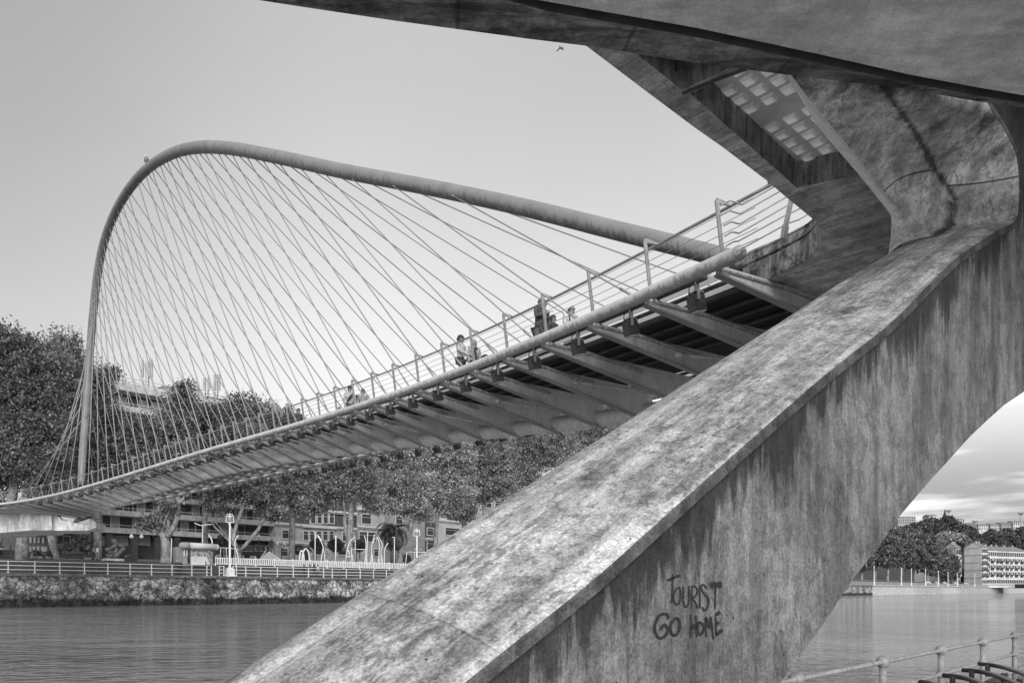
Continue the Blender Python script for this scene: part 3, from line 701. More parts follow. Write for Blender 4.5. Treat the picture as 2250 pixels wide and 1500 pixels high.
kS = [(1958, 545, 8.96), (1961, 520, 8.80), (1963, 480, 8.64), (1956, 448, 8.55), (1942, 422, 8.47), (1870, 329, 7.93), (1740, 167, 7.04), (1726, 150, 7.02)]
kM = [(2096, 497, 8.72), (2104, 487, 8.76), (2100, 445, 8.72), (2080, 408, 8.6), (2054, 373, 8.45), (2010, 290, 7.95), (1946, 197, 7.25), (1940, 180, 7.2)]
nleg = len(Rs)
for (x, y, d), (x2, y2, d2), (x3, y3, d3) in zip(kR, kS, kM):
    Rs.append(lp(x, y)); Ss.append(U(x2, y2, d2)); Ms.append(U(x3, y3, d3))
for L_ in (Rs, Ss, Ms): L_[-1] = L_[-2]+V((0, .12, .42))
fr = [0, .02, .15, .35, .6, .8, .93, 1.0]
def cross(r_, m_, s_, leg, nrm):
    out = [r_]
    for f in fr[1:]:
        out.append(r_.lerp(m_, f)+(V((0, 0, .05))*math.sin(f*math.pi)**.8 if leg else nrm*(-.05*math.sin(f*math.pi))))
    for f in (.07, .2, .4, .65, .85, .96, 1.0):
        q_ = m_.lerp(s_, f)+(V((0, 0, .035))*math.sin(f*math.pi) if leg else nrm*(.14*math.sin(f*math.pi)))
        out.append(q_)
    return out
nr = V((-.8, -.6, 0))
# subdivide along the chain for smooth curves
def dens(Ps, k=3):
    Q = [Ps[0]*2-Ps[1]]+Ps+[Ps[-1]*2-Ps[-2]]; out = []
    for i in range(1, len(Q)-2):
        for j in range(k):
            t = j/k; a, b, c, d = Q[i-1], Q[i], Q[i+1], Q[i+2]
            l = min((b-a).length, (c-b).length, (d-c).length)/max((b-a).length, (c-b).length, (d-c).length, 1e-6)
            lin = b.lerp(c, t); cr = ((b*2)+(c-a)*t+(a*2-b*5+c*4-d)*t*t+(b*3-a-c*3+d)*t**3)*.5
            out.append(lin.lerp(cr, min(1, l*2.5)))
    return out+[Ps[-1]]
kk = 4
Rl, Ml, Sl = dens(Rs[:nleg], kk), dens(Ms[:nleg], kk), dens(Ss[:nleg], kk)
legrows = [cross(a, m_, s_, True, nr) for a, m_, s_ in zip(Rl, Ml, Sl)]
Rk, Mk, Sk = dens(Rs[nleg-1:], kk), dens(Ms[nleg-1:], kk), dens(Ss[nleg-1:], kk)
knrows = [cross(a, m_, s_, False, nr) for a, m_, s_ in zip(Rk, Mk, Sk)]
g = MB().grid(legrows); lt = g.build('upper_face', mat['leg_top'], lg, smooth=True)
mat['knee'] = concrete('knee_concrete', .72, flecks=.35, cracks=.5, along=(1.5, 1.5, .8), streak=.35, blot=.35, spots=.3, fine=.2, dirt=.82, pits=False)
g = MB().grid(knrows); kn = g.build('knee_face', mat['knee'], lg, smooth=True)
def paint_dirt(o, rows, fn):
    a = o.data.attributes.new('dirt', 'FLOAT', 'POINT'); m = len(rows[0]); v = []
    for i in range(len(rows)):
        for j in range(m): v.append(fn(i/(len(rows)-1), j/(m-1)))
    a.data.foreach_set('value', v)
paint_dirt(lt, legrows, lambda u, v: max(0, .52*(1-abs(v-.74)/.13), (.0 if u < .6 else .45*(u-.6)/.4), (.38 if v < .10 and .2 < u < .9 else 0), .50*math.exp(-((u-.70)/.05)**2)*(v < .5), .42*math.exp(-((u-.40)/.06)**2)*(v < .45), .46*math.exp(-((u-.22)/.05)**2)*(.1 < v < .5)))
paint_dirt(kn, knrows, lambda u, v: max(.80*math.exp(-((v-.50-.06*(u<.4))/.10)**2), .62*math.exp(-((u-.93)/.12)**2)*(v > .5), .45*(u > .5)*(v < .5), .2))
# chamfer and side wall
allR = Rl+Rk[1:]
rc = []
for i, p in enumerate(allR):
    a = allR[max(i-2, 0)]; c = allR[min(i+2, len(allR)-1)]; t = (c-a).normalized(); q_ = t.cross(LN).normalized()
    if i < len(Rl)*.5 and q_.z > 0: q_ = -q_
    if i == 0: ref = q_
    if q_.dot(ref) < 0: q_ = -q_
    ref = q_; rc.append(q_)
C1 = [p+LN*.006+q_*.012 for p, q_ in zip(allR, rc)]; C2 = [p+LN*.006+q_*.068 for p, q_ in zip(allR, rc)]; C3 = [p-LN*.03+q_*.082 for p, q_ in zip(allR, rc)]
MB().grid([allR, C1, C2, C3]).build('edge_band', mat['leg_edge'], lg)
Bpx = [(2900, 640), (2600, 740), (2400, 775), (2320, 812), (2250, 860), (2207, 889), (2170, 922), (2129, 961), (2093, 1001), (2033, 1067), (1977, 1133), (1933, 1197), (1873, 1273), (1800, 1383), (1713, 1500), (1640, 1600), (1560, 1725), (1500, 1850)]
Bs = [lp(x, y, .0446) for x, y in Bpx]
sidepoly = C3[:-1]+[lp(2150, 195, .0446), lp(2300, 150, .0446), lp(2900, 60, .0446)]+Bs
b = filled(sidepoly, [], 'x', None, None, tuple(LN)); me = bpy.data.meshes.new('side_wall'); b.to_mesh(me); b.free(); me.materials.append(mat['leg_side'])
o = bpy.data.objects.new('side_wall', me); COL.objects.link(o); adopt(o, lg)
wv = -LN*1.15
g = MB().grid([Bs, [p+wv for p in Bs]]); g.build('underside', mat['soffit'], lg)
g = MB().grid([Sl, [p+V((0, 0, -.35))+wv*.05 for p in Sl]])
bk_ = [p+V((0, 0, -.35))+wv*.05 for p in Sl]
low_ = [p+wv for p in Bs[::-1]]
g.grid([resamp(bk_, 24), resamp([q_ for q_ in low_[:14]], 24)])
g.build('rear_wall', mat['leg_edge'], lg)
kS2 = [s_ for s_ in Sk]
g = MB().grid([kS2, [s_+V((s_.x, s_.y, 0)).normalized()*.055+V((-.022, 0, 0)) for s_ in kS2], [s_+V((.5, .8, .1)) for s_ in kS2]]); g.build('arris_light_strip', mat['edge_light'], lg, smooth=False)  # thin added strip, its pale colour paints the light along the edge
# pour joints across the knee, open a few millimetres
for row_, j0, j1 in ((5*kk, 7, 14), (4*kk, 0, 7)):
    P_ = knrows[row_][j0:j1+1]; MB().tube([p+(V((0, 0, EYE))-p).normalized()*.002 for p in P_], .007, 5).build('pour_joint', mat['beam'], lg)
# graffiti: brush strokes on the wall, traced at their true place on it
GS = [([(575, 225), (572, 470), (555, 710)], 17), ([(485, 335), (600, 285), (705, 245)], 27), ([(705, 440), (640, 470), (592, 560), (590, 650), (610, 710), (650, 728), (690, 690), (708, 590), (700, 490), (690, 460)], 19),
      ([(752, 440), (752, 640), (765, 720), (795, 772), (830, 740), (848, 640), (848, 420)], 19), ([(893, 410), (890, 790)], 16), ([(893, 445), (935, 430), (980, 470), (975, 550), (935, 605), (900, 620), (945, 680), (985, 790)], 18),
      ([(1022, 410), (1025, 790)], 17), ([(1135, 465), (1095, 408), (1055, 412), (1055, 480), (1100, 555), (1160, 620), (1168, 720), (1130, 815), (1095, 820), (1065, 770)], 20), ([(1188, 412), (1390, 400)], 62), ([(1285, 430), (1275, 810)], 19),
      ([(500, 965), (495, 900), (420, 885), (350, 920), (285, 1060), (290, 1180), (340, 1270), (400, 1280), (465, 1230), (498, 1140), (450, 1065), (410, 1085), (378, 1150)], 30), ([(645, 945), (590, 985), (538, 1080), (550, 1190), (605, 1240), (660, 1200), (690, 1100), (685, 990), (640, 945)], 28),
      ([(880, 895), (875, 1270)], 20), ([(960, 905), (975, 1270)], 20), ([(870, 1110), (965, 1085)], 56), ([(1010, 1010), (985, 1080), (995, 1180), (1040, 1220), (1085, 1160), (1080, 1070), (1015, 1010)], 26),
      ([(1130, 1260), (1120, 930)], 20), ([(1120, 940), (1185, 1120)], 30), ([(1185, 1120), (1205, 925)], 20), ([(1205, 930), (1250, 1300)], 22),
      ([(1285, 885), (1295, 1240)], 22), ([(1280, 900), (1362, 852)], 36), ([(1288, 1065), (1342, 1010)], 34), ([(1290, 1228), (1402, 1145)], 38)]
g = MB()
def zp(p): return lp(1400+p[0]/7.5, 1230+p[1]/7.5, .0446)
for pts, w in GS:
    P2 = spline([[p[0], p[1], 0] for p in pts], max(8, 5*len(pts))) if len(pts) > 2 else [[pts[0][0]+(pts[1][0]-pts[0][0])*k/6, pts[0][1]+(pts[1][1]-pts[0][1])*k/6] for k in range(7)]
    L_, R_ = [], []
    for i in range(len(P2)):
        ww = w*.78*(1+.22*math.sin(i*1.7+w))*(.8 if i in (0, len(P2)-1) else 1); a, c2 = P2[max(i-1, 0)], P2[min(i+1, len(P2)-1)]
        dx, dy = c2[0]-a[0], c2[1]-a[1]; l_ = math.hypot(dx, dy)+1e-6
        L_.append(zp((P2[i][0]-dy/l_*ww, P2[i][1]+dx/l_*ww))+LN*.004); R_.append(zp((P2[i][0]+dy/l_*ww, P2[i][1]-dx/l_*ww))+LN*.004)
    g.grid([L_, R_])
g.build('graffiti', mat['paint'], lg, fixn=False)

# ------------------------------------------------------------------ far abutment
ab = thing('far_abutment', 'pale concrete abutment arm carrying the far end of the bridge at the left edge', 'abutment', U(100, 1150, 66))
def ua(x, y, D=66): return U(x, y, D)
g = MB().prism([ua(-160, 1132, 62), ua(0, 1129, 64), ua(60, 1129, 65), ua(113, 1130, 66), ua(114, 1164, 66), ua(60, 1165, 65), ua(0, 1170, 64), ua(-160, 1186, 62)], (-2.5, 6, 0)); g.build('main_beam', mat['abut'], ab)
g = MB().prism([ua(-160, 1117, 60.5), ua(0, 1116, 62), ua(60, 1118, 63.5), ua(128, 1130, 66), ua(60, 1128.6, 64.9), ua(0, 1128.6, 63.8), ua(-160, 1131.5, 61.9)], (-2.5, 6, 0)); g.build('upper_lip', mat['midwall'], ab)
g = MB().prism([ua(113.6, 1128, 66.4), ua(132, 1136, 66.6), ua(133, 1142, 66.6), ua(152, 1143, 66.8), ua(163, 1148, 67), ua(193, 1152.5, 67.2), ua(193, 1165, 67.2), ua(113.6, 1165, 66.4)], (-2, 4, 0)); g.build('bearing_shelf', mat['abut'], ab)
g = MB().prism([ua(133, 1134, 67.1), ua(165, 1139, 67.3), ua(160, 1147.5, 67.3), ua(148, 1142, 67.2), ua(134, 1141.5, 67.1)], (-1, 3, 0)); g.prism([ua(170, 1148, 67.3), ua(193, 1140, 67.5), ua(193, 1152, 67.5)], (-1, 2, 0)); g.build('bearing_block', mat['lightwall'], ab)
g = MB().prism([ua(193, 1140, 66.9), ua(198, 1138.5, 66.9), ua(211, 1147, 66.9), ua(211.5, 1158, 66.9), ua(194, 1165, 66.9)], (-1, 3.5, 0)); g.build('end_block', mat['abut'], ab)
g = MB(); g.box(bl(-8, 6, 5.5), (1.2, 1.2, 5.2), ang); g.build('support_wall', mat['midwall'], ab)

# ------------------------------------------------------------------ trees
def tree(label, base, o, blobs, limbs, leafm, n, size=.18, group='plane trees along the far promenade', trunkw=.5, name='plane_tree', rngs=1, clump=38):
    rng = np.random.default_rng(rngs); z0 = gz(o); b0 = bank(base, o, z0)
    T = thing(name, label, 'tree', b0, group)
    D = b0.y
    g = MB()
    for k, L_ in enumerate(limbs):
        pts = [V(((x-CX)/F*(D+dd), D+dd, EYE+(HY-y)/F*D)) for x, y, dd in [(*p, 0) if len(p) == 2 else p for p in L_]]
        if k == 0: pts[0].z = z0-.1
        w0 = trunkw*(1 if k == 0 else .55)
        g.tube(spline([list(p) for p in pts], 10), [w0*(1-.6*i/9)*(1+.12*math.sin(i*2.3+k)) for i in range(10)] if k else [w0*(1.25 if i == 0 else 1)*(1-.35*i/9) for i in range(10)], 9)
    # branches fanning into the crown
    for (x, y, rx, ry) in blobs:
        c = V(((x-CX)/F*D, D, EYE+(HY-y)/F*D))
        le = min([L_[-1] for L_ in limbs], key=lambda q_: (q_[0]-x)**2+(q_[1]-y)**2); st = V(((le[0]-CX)/F*D, D, EYE+(HY-le[1])/F*D))
        for q_ in range(5):
            e = c+V((rng.normal()*rx/F*D*.5, rng.normal()*rx/F*D*.5, rng.normal()*ry/F*D*.5+ry/F*D*.2))
            m_ = st.lerp(e, .5)+V((rng.normal()*.5, rng.normal()*.5, -.3)); g.tube([st, m_, e], [.13, .08, .03], 5, cap=False)
    g.build('trunk', mat['bark'], T, smooth=True)
    area = sum(b_[2]*b_[3] for b_ in blobs); P = []; n = int(n*1.75)
    for (x, y, rx, ry) in blobs:
        c = np.array([(x-CX)/F*D, D, EYE+(HY-y)/F*D]); ax = np.array([rx/F*D, (rx+ry)/2/F*D*.9, ry/F*D])
        nb = int(n*rx*ry/area); nc = max(8, nb//clump)
        d = rng.normal(size=(nc, 3)); d /= np.linalg.norm(d, axis=1)[:, None]; rr = rng.random(nc)**.42*rng.uniform(.82, 1.16, nc)
        cc = c+d*ax*rr[:, None]; k_ = rng.integers(0, nc, nb); sg_ = rng.uniform(.35, 1.0, nc)[k_]
        P.append(cc[k_]+rng.normal(size=(nb, 3))*(sg_*.75)[:, None]*np.array([1, 1, .62]))
    leafmesh('crown', np.concatenate(P), size, leafm, T, rng)
    return T
A_, B_, C_ = mat['leafA'], mat['leafB'], mat['leafC']
tree('tall dark plane tree at the far left, its crown cut by the picture edge', -22, 10, [(8, 775, 62, 72), (0, 880, 85, 95), (25, 985, 75, 85), (-30, 1040, 60, 80)], [[(-22, 1230), (30, 1080), (30, 930), (12, 800)]], A_, 19000, rngs=11)
tree('dark plane tree with the thick pale trunk under the bridge abutment', 50, 7, [(78, 800, 60, 62), (70, 890, 60, 90), (88, 990, 60, 80), (95, 1060, 40, 45)], [[(50, 1232), (50, 1180), (62, 1090), (75, 900)]], A_, 17000, trunkw=.62, rngs=12)
tree('dark plane tree with a ragged top left of the arch foot', 125, 34, [(140, 785, 48, 62), (150, 880, 62, 90), (140, 990, 60, 80), (165, 840, 50, 60), (160, 1060, 50, 40)], [[(125, 1225), (90, 1080), (110, 980), (140, 860)], [(88, 1050), (140, 940), (165, 850)]], A_, 17000, rngs=13)
tree('plane tree seen through the lowest cables right of the arch foot', 215, 15, [(213, 850, 26, 50), (228, 935, 48, 62), (215, 1010, 50, 60), (262, 1000, 42, 50), (243, 820, 17, 16)], [[(215, 1222), (215, 1080), (222, 960), (225, 880)]], A_, 13000, rngs=14)
tree('plane tree with a pale knobbly trunk behind the quay railing, hanging leaves on its left', 365, 8, [(300, 965, 42, 42), (350, 952, 44, 42), (385, 935, 45, 50), (330, 1000, 60, 45), (395, 1010, 45, 50), (405, 872, 24, 40), (340, 1148, 24, 18), (372, 1118, 22, 16)], [[(365, 1233), (364, 1195), (358, 1172)], [(360, 1180), (352, 1130), (350, 1095), (345, 1040)], [(366, 1180), (385, 1150), (392, 1100), (385, 1030)], [(364, 1180), (380, 1120), (420, 1080)]], A_, 19000, trunkw=.68, rngs=15)
tree('plane tree forking low into a wide V behind the picket fence', 525, 8, [(455, 925, 40, 45), (500, 920, 52, 42), (548, 905, 40, 38), (470, 985, 50, 40), (540, 985, 62, 60), (490, 1065, 52, 34), (560, 1075, 60, 42), (468, 1110, 26, 16), (600, 1125, 30, 16)], [[(525, 1235), (524, 1218), (520, 1205)], [(523, 1210), (512, 1180), (528, 1130), (548, 1060), (545, 960)], [(526, 1212), (545, 1190), (575, 1150), (590, 1100), (600, 1040)]], A_, 24000, trunkw=.5, rngs=16)
tree('plane tree rising behind the cables right of the V shaped one', 640, 14, [(590, 935, 42, 46), (632, 960, 46, 58), (670, 975, 42, 60), (630, 1050, 60, 55), (665, 1100, 50, 36)], [[(640, 1225), (642, 1150), (640, 1080), (640, 1000)]], B_, 16000, rngs=17)
tree('tall plane tree with twin pale stems between the curved playground poles', 770, 9, [(725, 985, 50, 62), (775, 970, 50, 60), (720, 1060, 60, 45), (790, 1050, 56, 52), (700, 1105, 40, 22), (820, 1105, 34, 24)], [[(770, 1232), (768, 1190), (772, 1120), (776, 1040)], [(768, 1205), (760, 1170), (757, 1120), (750, 1050)]], B_, 23000, trunkw=.5, rngs=18)
tree('bright leaved plane tree leaning right above the palm', 878, 9, [(840, 985, 50, 60), (890, 990, 55, 58), (850, 1062, 50, 45), (905, 1065, 52, 45), (880, 1112, 44, 20), (925, 1125, 30, 20)], [[(878, 1233), (880, 1212), (890, 1190), (902, 1155), (908, 1120)], [(878, 1215), (872, 1200), (866, 1190)]], C_, 24000, trunkw=.5, rngs=19)
tree('bright leaved plane tree with a thin trunk left of the slanting leg', 958, 9, [(955, 985, 52, 60), (1000, 1000, 50, 55), (960, 1065, 52, 45), (985, 1105, 46, 30), (1010, 1070, 36, 46)], [[(958, 1232), (957, 1180), (962, 1120), (965, 1060)]], C_, 23000, trunkw=.45, rngs=20)
tree('plane tree whose slim trunk stands before the pale house by the slanting leg', 1018, 12, [(1055, 985, 50, 58), (1090, 1000, 48, 56), (1050, 1065, 50, 45), (1095, 1062, 45, 40), (1025, 1120, 26, 28)], [[(1018, 1225), (1020, 1150), (1026, 1110), (1040, 1040)]], B_, 22000, rngs=21)
tree('plane tree filling the gap under the deck above the slanting leg', 1160, 10, [(1140, 980, 56, 58), (1190, 975, 55, 55), (1150, 1045, 55, 40), (1230, 985, 45, 50)], [[(1160, 1232), (1160, 1150), (1165, 1050)]], B_, 20000, rngs=22)
tree('plane tree at the right end of the row, just showing above the slanting leg', 1290, 10, [(1275, 965, 50, 52), (1325, 960, 50, 50), (1370, 950, 50, 48), (1300, 1010, 60, 36)], [[(1290, 1235), (1290, 1150), (1300, 1050)]], B_, 19000, rngs=23)
tree('background tree seen between the trunks in front of the balconies', 128, 46, [(110, 1010, 70, 80), (60, 900, 60, 60), (160, 940, 50, 70)], [[(120, 1215), (118, 1100), (115, 1020)]], A_, 9000, rngs=24, group='street trees behind the park')
tree('dark background tree in front of the flat balconies', 450, 30, [(420, 990, 60, 60), (500, 1010, 50, 60), (340, 985, 45, 50)], [[(450, 1215), (450, 1100), (450, 1020)]], A_, 9000, rngs=25, group='street trees behind the park')
# palm
pz = gz(9); pb = bank(864, 9, pz); PT = thing('palm_tree', 'dark palm tree with a thick head of drooping fronds near the right lamp post', 'palm tree', pb)
D = pb.y; top = V((pb.x, D, EYE+(HY-1166)/F*D))
MB().tube([pb-V((0, 0, .1)), pb.lerp(top, .5), top], [.5, .42, .5], 10).build('trunk', mat['brick'], PT, smooth=True)
rng = np.random.default_rng(5); P = []; g = MB()
for k in range(120):
    a = rng.uniform(0, 2*math.pi); el = rng.uniform(-.9, 1.35); L_ = rng.uniform(3.0, 4.1); prev = V(top); pts = [prev]; e_ = el
    for j in range(9):
        e_ -= .17+.02*j; prev = prev+V((math.cos(a)*math.cos(e_), math.sin(a)*math.cos(e_), math.sin(e_)))*(L_/9); pts.append(V(prev))
    for j in range(9):
        sd_ = V((-math.sin(a), math.cos(a), 0)); w_ = .22*math.sin(math.pi*(j+1.2)/10.5)
        for sgn in (-1, 1):
            for h_ in (0, .5):
                q0 = pts[j].lerp(pts[j+1], h_); q1 = q0+(pts[j+1]-pts[j]).normalized()*.14
                tip = q0+sd_*sgn*w_*2+(pts[j+1]-pts[j])*.8-V((0, 0, .12)); g.add([q0, q1, tip], [(0, 1, 2)])
    g.tube(pts, .03, 3, cap=False)
g.build('fronds', mat['palm'], PT, fixn=False)
# dark bushes and young trees of the park
for k, (px, py, w_, h_, o, lab, nm) in enumerate([(180, 1197, 17, 26, 14, 'round dark bush behind the planter left of the letter sign', 'bush'), (205, 1190, 5, 17, 18, 'narrow dark cypress beside the white letter', 'cypress_tree'), (145, 1207, 14, 14, 16, 'low dark bush under the ground floor window', 'bush'), (492, 1188, 13, 14, 16, 'spiky dark shrub left of the tall lamp post', 'bush'), (695, 1200, 15, 15, 22, 'dark bush against the stone house left', 'bush'), (738, 1197, 16, 13, 22, 'dark bush against the stone house middle', 'bush'), (790, 1198, 13, 12, 22, 'dark bush against the stone house right', 'bush'), (655, 1206, 16, 9, 16, 'small leafy shrub behind the play tunnel', 'bush')]):
    D = bankY(px, o); T = thing(nm, lab, 'bush' if nm == 'bush' else 'tree', bank(px, o, gz(o)), 'dark shrubs in the park')
    rng = np.random.default_rng(50+k); c = np.array([(px-CX)/F*D, D, EYE+(HY-py)/F*D]); ax = np.array([w_, w_, h_])/F*D
    d = rng.normal(size=(1500, 3)); d /= np.linalg.norm(d, axis=1)[:, None]; d *= (rng.random(1500)**.4)[:, None]*(1+.2*rng.random(1500))[:, None]
    leafmesh('foliage', c+d*ax, .2, mat['leafA'], T, rng)
    MB().tube([V(c)-V((0, 0, ax[2]*.3)), bank(px, o, gz(o)-.1)], .08, 6).build('stem', mat['bark'], T)

# ------------------------------------------------------------------ buildings behind the park
def B3(px, o, z): return bank(px, o, z)
def fbox(g, s0, s1, o0, o1, z0, z1): g.box(bl((s0+s1)/2, (o0+o1)/2, (z0+z1)/2), (abs(s1-s0)/2, abs(o1-o0)/2, abs(z1-z0)/2), ang)
def so_(px, o): return (bank(px, o)-BP).dot(BE)
O = 40
# flats with long balconies
bA = thing('apartment_building', 'dark block of flats with long pale concrete balcony bands and masts on its roof', 'building', bank(400, O, 6.6))
sA0, sA1 = so_(203, O), so_(604, O); ztop = bz(300, 846, O)
g = MB(); fbox(g, sA0, sA1, O+2.2, O+16, 6.2, ztop-1.2); g.build('wall', mat['facadeDark'], bA)
g = MB(); fbox(g, sA0-1.5, sA1+.8, O-.6, O+17, ztop-1.3, ztop); g.build('roof_slab', mat['facadeA'], bA)
for k in range(40): pass
zb = [bz(240, 1163.5-39*k, O) for k in range(8)]
for k, z in enumerate(zb):
    if z > ztop-2: break
    g = MB(); fbox(g, sA0-.5, sA1+.6, O, O+2.3, z-.42, z+.42); g.build('balcony', mat['facadeA'], bA)
    g = MB(); fbox(g, sA0-.5, sA1+.6, O, O+.06, z+.78, z+.86); g.build('balcony_rail', mat['stone'], bA)
    rng2 = random.Random(k); s_ = sA0+.8
    while s_ < sA1-3:
        w_ = rng2.choice([1.1, 1.3, 2.2]); 
        g = MB(); fbox(g, s_-.12, s_+w_+.12, O+2.12, O+2.25, z+.42, z+2.28); fr_ = g.build('window', mat['trim'], bA)
        g = MB(); fbox(g, s_, s_+w_*.48, O+2.06, O+2.2, z+.5, z+2.2); fbox(g, s_+w_*.54, s_+w_, O+2.06, O+2.2, z+.5, z+2.2); g.build('pane', mat['shade'] if rng2.random() < .62 else mat['window'], fr_)
        s_ += w_+rng2.choice([.8, 1.4, 2.2])
for px in (120, 200, 243, 299, 350, 392, 640):
    if px == 640: continue
    g = MB(); s_ = so_(px, O); fbox(g, s_-.45, s_+.45, O+.3, O+1.2, 6.2, zb[0]-.42); g.build('column', mat['facadeDark'], bA)
sB0 = so_(60, O)
g = MB(); fbox(g, sB0, sA0, O+2.2, O+14, 6.2, zb[1]-1); g.build('podium_wall', mat['brick'], bA)
g = MB(); fbox(g, sB0, sA0-.5, O, O+2.2, zb[0]-.42, zb[0]+.42); g.build('podium_band', mat['facadeA'], bA)
for a, b, v in ((135, 164, 'window'), (209, 240, 'shade'), (252, 292, 'shade'), (303, 340, 'shade'), (425, 458, 'window'), (540, 568, 'window'), (574, 598, 'window')):
    g = MB(); z0, z1 = bz(a, 1194 if a < 400 else 1208, O), bz(a, 1175 if a < 400 else 1196, O); fbox(g, so_(a, O)-.1, so_(b, O)+.1, O+2.05, O+2.2, z0-.1, z1+.1); fr_ = g.build('window', mat['trim'], bA)
    g = MB(); fbox(g, so_(a, O), (so_(a, O)+so_(b, O))/2-.05, O+1.98, O+2.1, z0, z1); fbox(g, (so_(a, O)+so_(b, O))/2+.05, so_(b, O), O+1.98, O+2.1, z0, z1); g.build('pane', mat[v], fr_)
for k, a in enumerate((64, 73, 82, 91, 101)):
    g = MB(); fbox(g, so_(a, O), so_(a+(8 if k < 4 else 15), O)-.12, O+2.0, O+2.2, bz(a, 1210, O), bz(a, 1199, O)); fbox(g, so_(a+2, O), so_(a+6, O), O+2.0, O+2.2, bz(a, 1191, O), bz(a, 1178, O)); g.build('window', mat['shade'], bA)
for px, w_, h_ in ((268, 2.2, 1.0), (306, 1.0, .9), (370, 1.4, 1.7), (432, 1.6, 2.2), (480, 3.5, 1.3)):
    g = MB(); s_ = so_(px, O+4); fbox(g, s_-w_/2, s_+w_/2, O+4, O+6, ztop, ztop+h_); fbox(g, s_-w_*.6, s_+w_*.6, O+3.8, O+6.2, ztop+h_, ztop+h_+.15); g.build('chimney', mat['midwall'], bA)
g = MB()
for z in (.5, 1.0): g.tube([bl(s_, O+.5, ztop+z) for s_ in np.linspace(sA0+1, sA1-1, 30)], .035, 4)
for s_ in np.linspace(sA0+1, sA1-1, 22): g.tube([bl(s_, O+.5, ztop), bl(s_, O+.5, ztop+1)], .035, 4)
g.build('roof_railing', mat['inox'], bA)
def mast(px, pt, pb_, label, offs, ph):
    o = 45; D = bankY(px, o); z0 = ztop; z1 = bz(px, pt, o)
    T = thing('antenna_mast', label, 'antenna', bank(px, o, z0), 'phone masts on the roof of the flats')
    g = MB(); c0 = bank(px, o, z0)
    for dx, dy in ((-.28, 0), (.28, 0), (0, .3)): g.tube([c0+V((dx, dy, 0)), c0+V((dx, dy, (z1-z0)*.94))], .05, 5)
    for j in range(int((z1-z0)/.5)):
        g.tube([c0+V((-.28, 0, j*.5)), c0+V((.28, 0, j*.5+.5))], .03, 4); g.tube([c0+V((.28, 0, j*.5)), c0+V((0, .3, j*.5+.5))], .03, 4)
    g.build('lattice', mat['roof'], T)
    for dx in offs:
        g = MB(); g.box(c0+V((dx, -.2, (z1-z0)-ph*.55)), (.2, .12, ph*.45)); g.tube([c0+V((dx, -.05, (z1-z0)-ph)), c0+V((dx, -.05, (z1-z0)+.2))], .05, 5); g.tube([c0+V((dx, -.05, (z1-z0)-ph*.5)), c0+V((0, 0, (z1-z0)-ph*.5))], .04, 4); g.build('antenna_panel', mat['midwall'], T)
mast(324, 789, 848, 'lattice phone mast with pale panels on the left part of the roof', (-.75, .35, .75), 3.0)
mast(455, 828, 870, 'slim phone mast with two panels on the right part of the roof', (-.4, .4), 2.4)
mast(476, 820, 870, 'taller phone mast with two panels at the right end of the roof', (-.25, .5), 3.0)

def house(name, label, px0, px1, o, ytop, base_m, up_m, rows, cornice=None, depth=14, dx=None, roofm='roof', ybase=1222, split=None):
    """rows: (y0, y1, [(x0, x1), ...], blind)"""
    T = thing(name, label, 'building', bank((px0+px1)/2, o, gz(o)))
    s0, s1 = so_(px0, o), so_(px1, o); pm = (px0+px1)/2; zt = bz(pm, ytop, o); zs = bz(pm, split, o) if split else zt
    g = MB(); fbox(g, s0, s1, o, o+depth, gz(o)-.5, zs); g.build('wall', mat[base_m], T)
    if split: g = MB(); fbox(g, s0, s1, o+.15, o+depth, zs, zt); g.build('upper_wall', mat[up_m], T)
    g = MB(); fbox(g, s0-.4, s1+.4, o-.5, o+depth, zt, zt+.5); g.build('roof', mat[roofm], T)
    if cornice:
        for y in cornice:
            g = MB(); z = bz(pm, y, o); fbox(g, s0-.1, s1+.1, o-.45, o+.1, z-.18, z+.18); fbox(g, s0-.05, s1+.05, o-.25, o+.1, z-.4, z-.18); g.build('cornice', mat['trim'], T)
    for y0, y1, xs, bl_ in rows:
        for x0, x1 in xs:
            f = (x0+x1)/2; z0, z1 = bz(f, y1, o), bz(f, y0, o)
            g = MB(); a, b = so_(x0, o), so_(x1, o); e = .16
            fbox(g, a-e, a, o-.10, o+.3, z0-e, z1+e); fbox(g, b, b+e, o-.10, o+.3, z0-e, z1+e); fbox(g, a, b, o-.10, o+.3, z1, z1+e); fbox(g, a, b, o-.16, o+.3, z0-e, z0)
            fbox(g, a, b, o-.04, o+.02, z0+(z1-z0)*.68, z0+(z1-z0)*.72); 
            fr_ = g.build('window', mat['trim'], T); g = MB(); fbox(g, a, b, o-.02, o+.1, z0, z1); g.build('pane', mat['window'] if not bl_ else mat['shade'], fr_)
    return T
xr = [(667, 677), (681, 691), (695.5, 705.5), (710, 719.5), (724, 733)]; xr2 = [(683, 692.5), (697.5, 706.5), (711, 720), (724.5, 733.5)]
hB = house('stone_house', 'old house with pale stone lower floors, cornices and dark brick upper floors behind the playground', 604, 782, O, 985, 'stone', 'brick',
      [(1165, 1182, [(620, 634)], 0), (1167, 1186, xr, 0), (1170, 1188, [(753, 763), (768, 776)], 0), (1128, 1149, xr2, 0), (1135, 1152, [(757, 766)], 0), (1095, 1112, xr2, 0), (1090, 1108, [(615, 630), (640, 655)], 0), (1060, 1078, xr2+[(615, 628)], 0), (1025, 1042, xr2+[(615, 628)], 0), (1205, 1221, [(618, 632)], 0), (1204, 1218, [(697, 714), (742, 760)], 0)], cornice=(1155, 1194, 1120), split=1154)
g = MB(); fbox(g, so_(660, O), so_(738, O), O-1.1, O+.1, bz(700, 1190, O), bz(700, 1155, O)); 
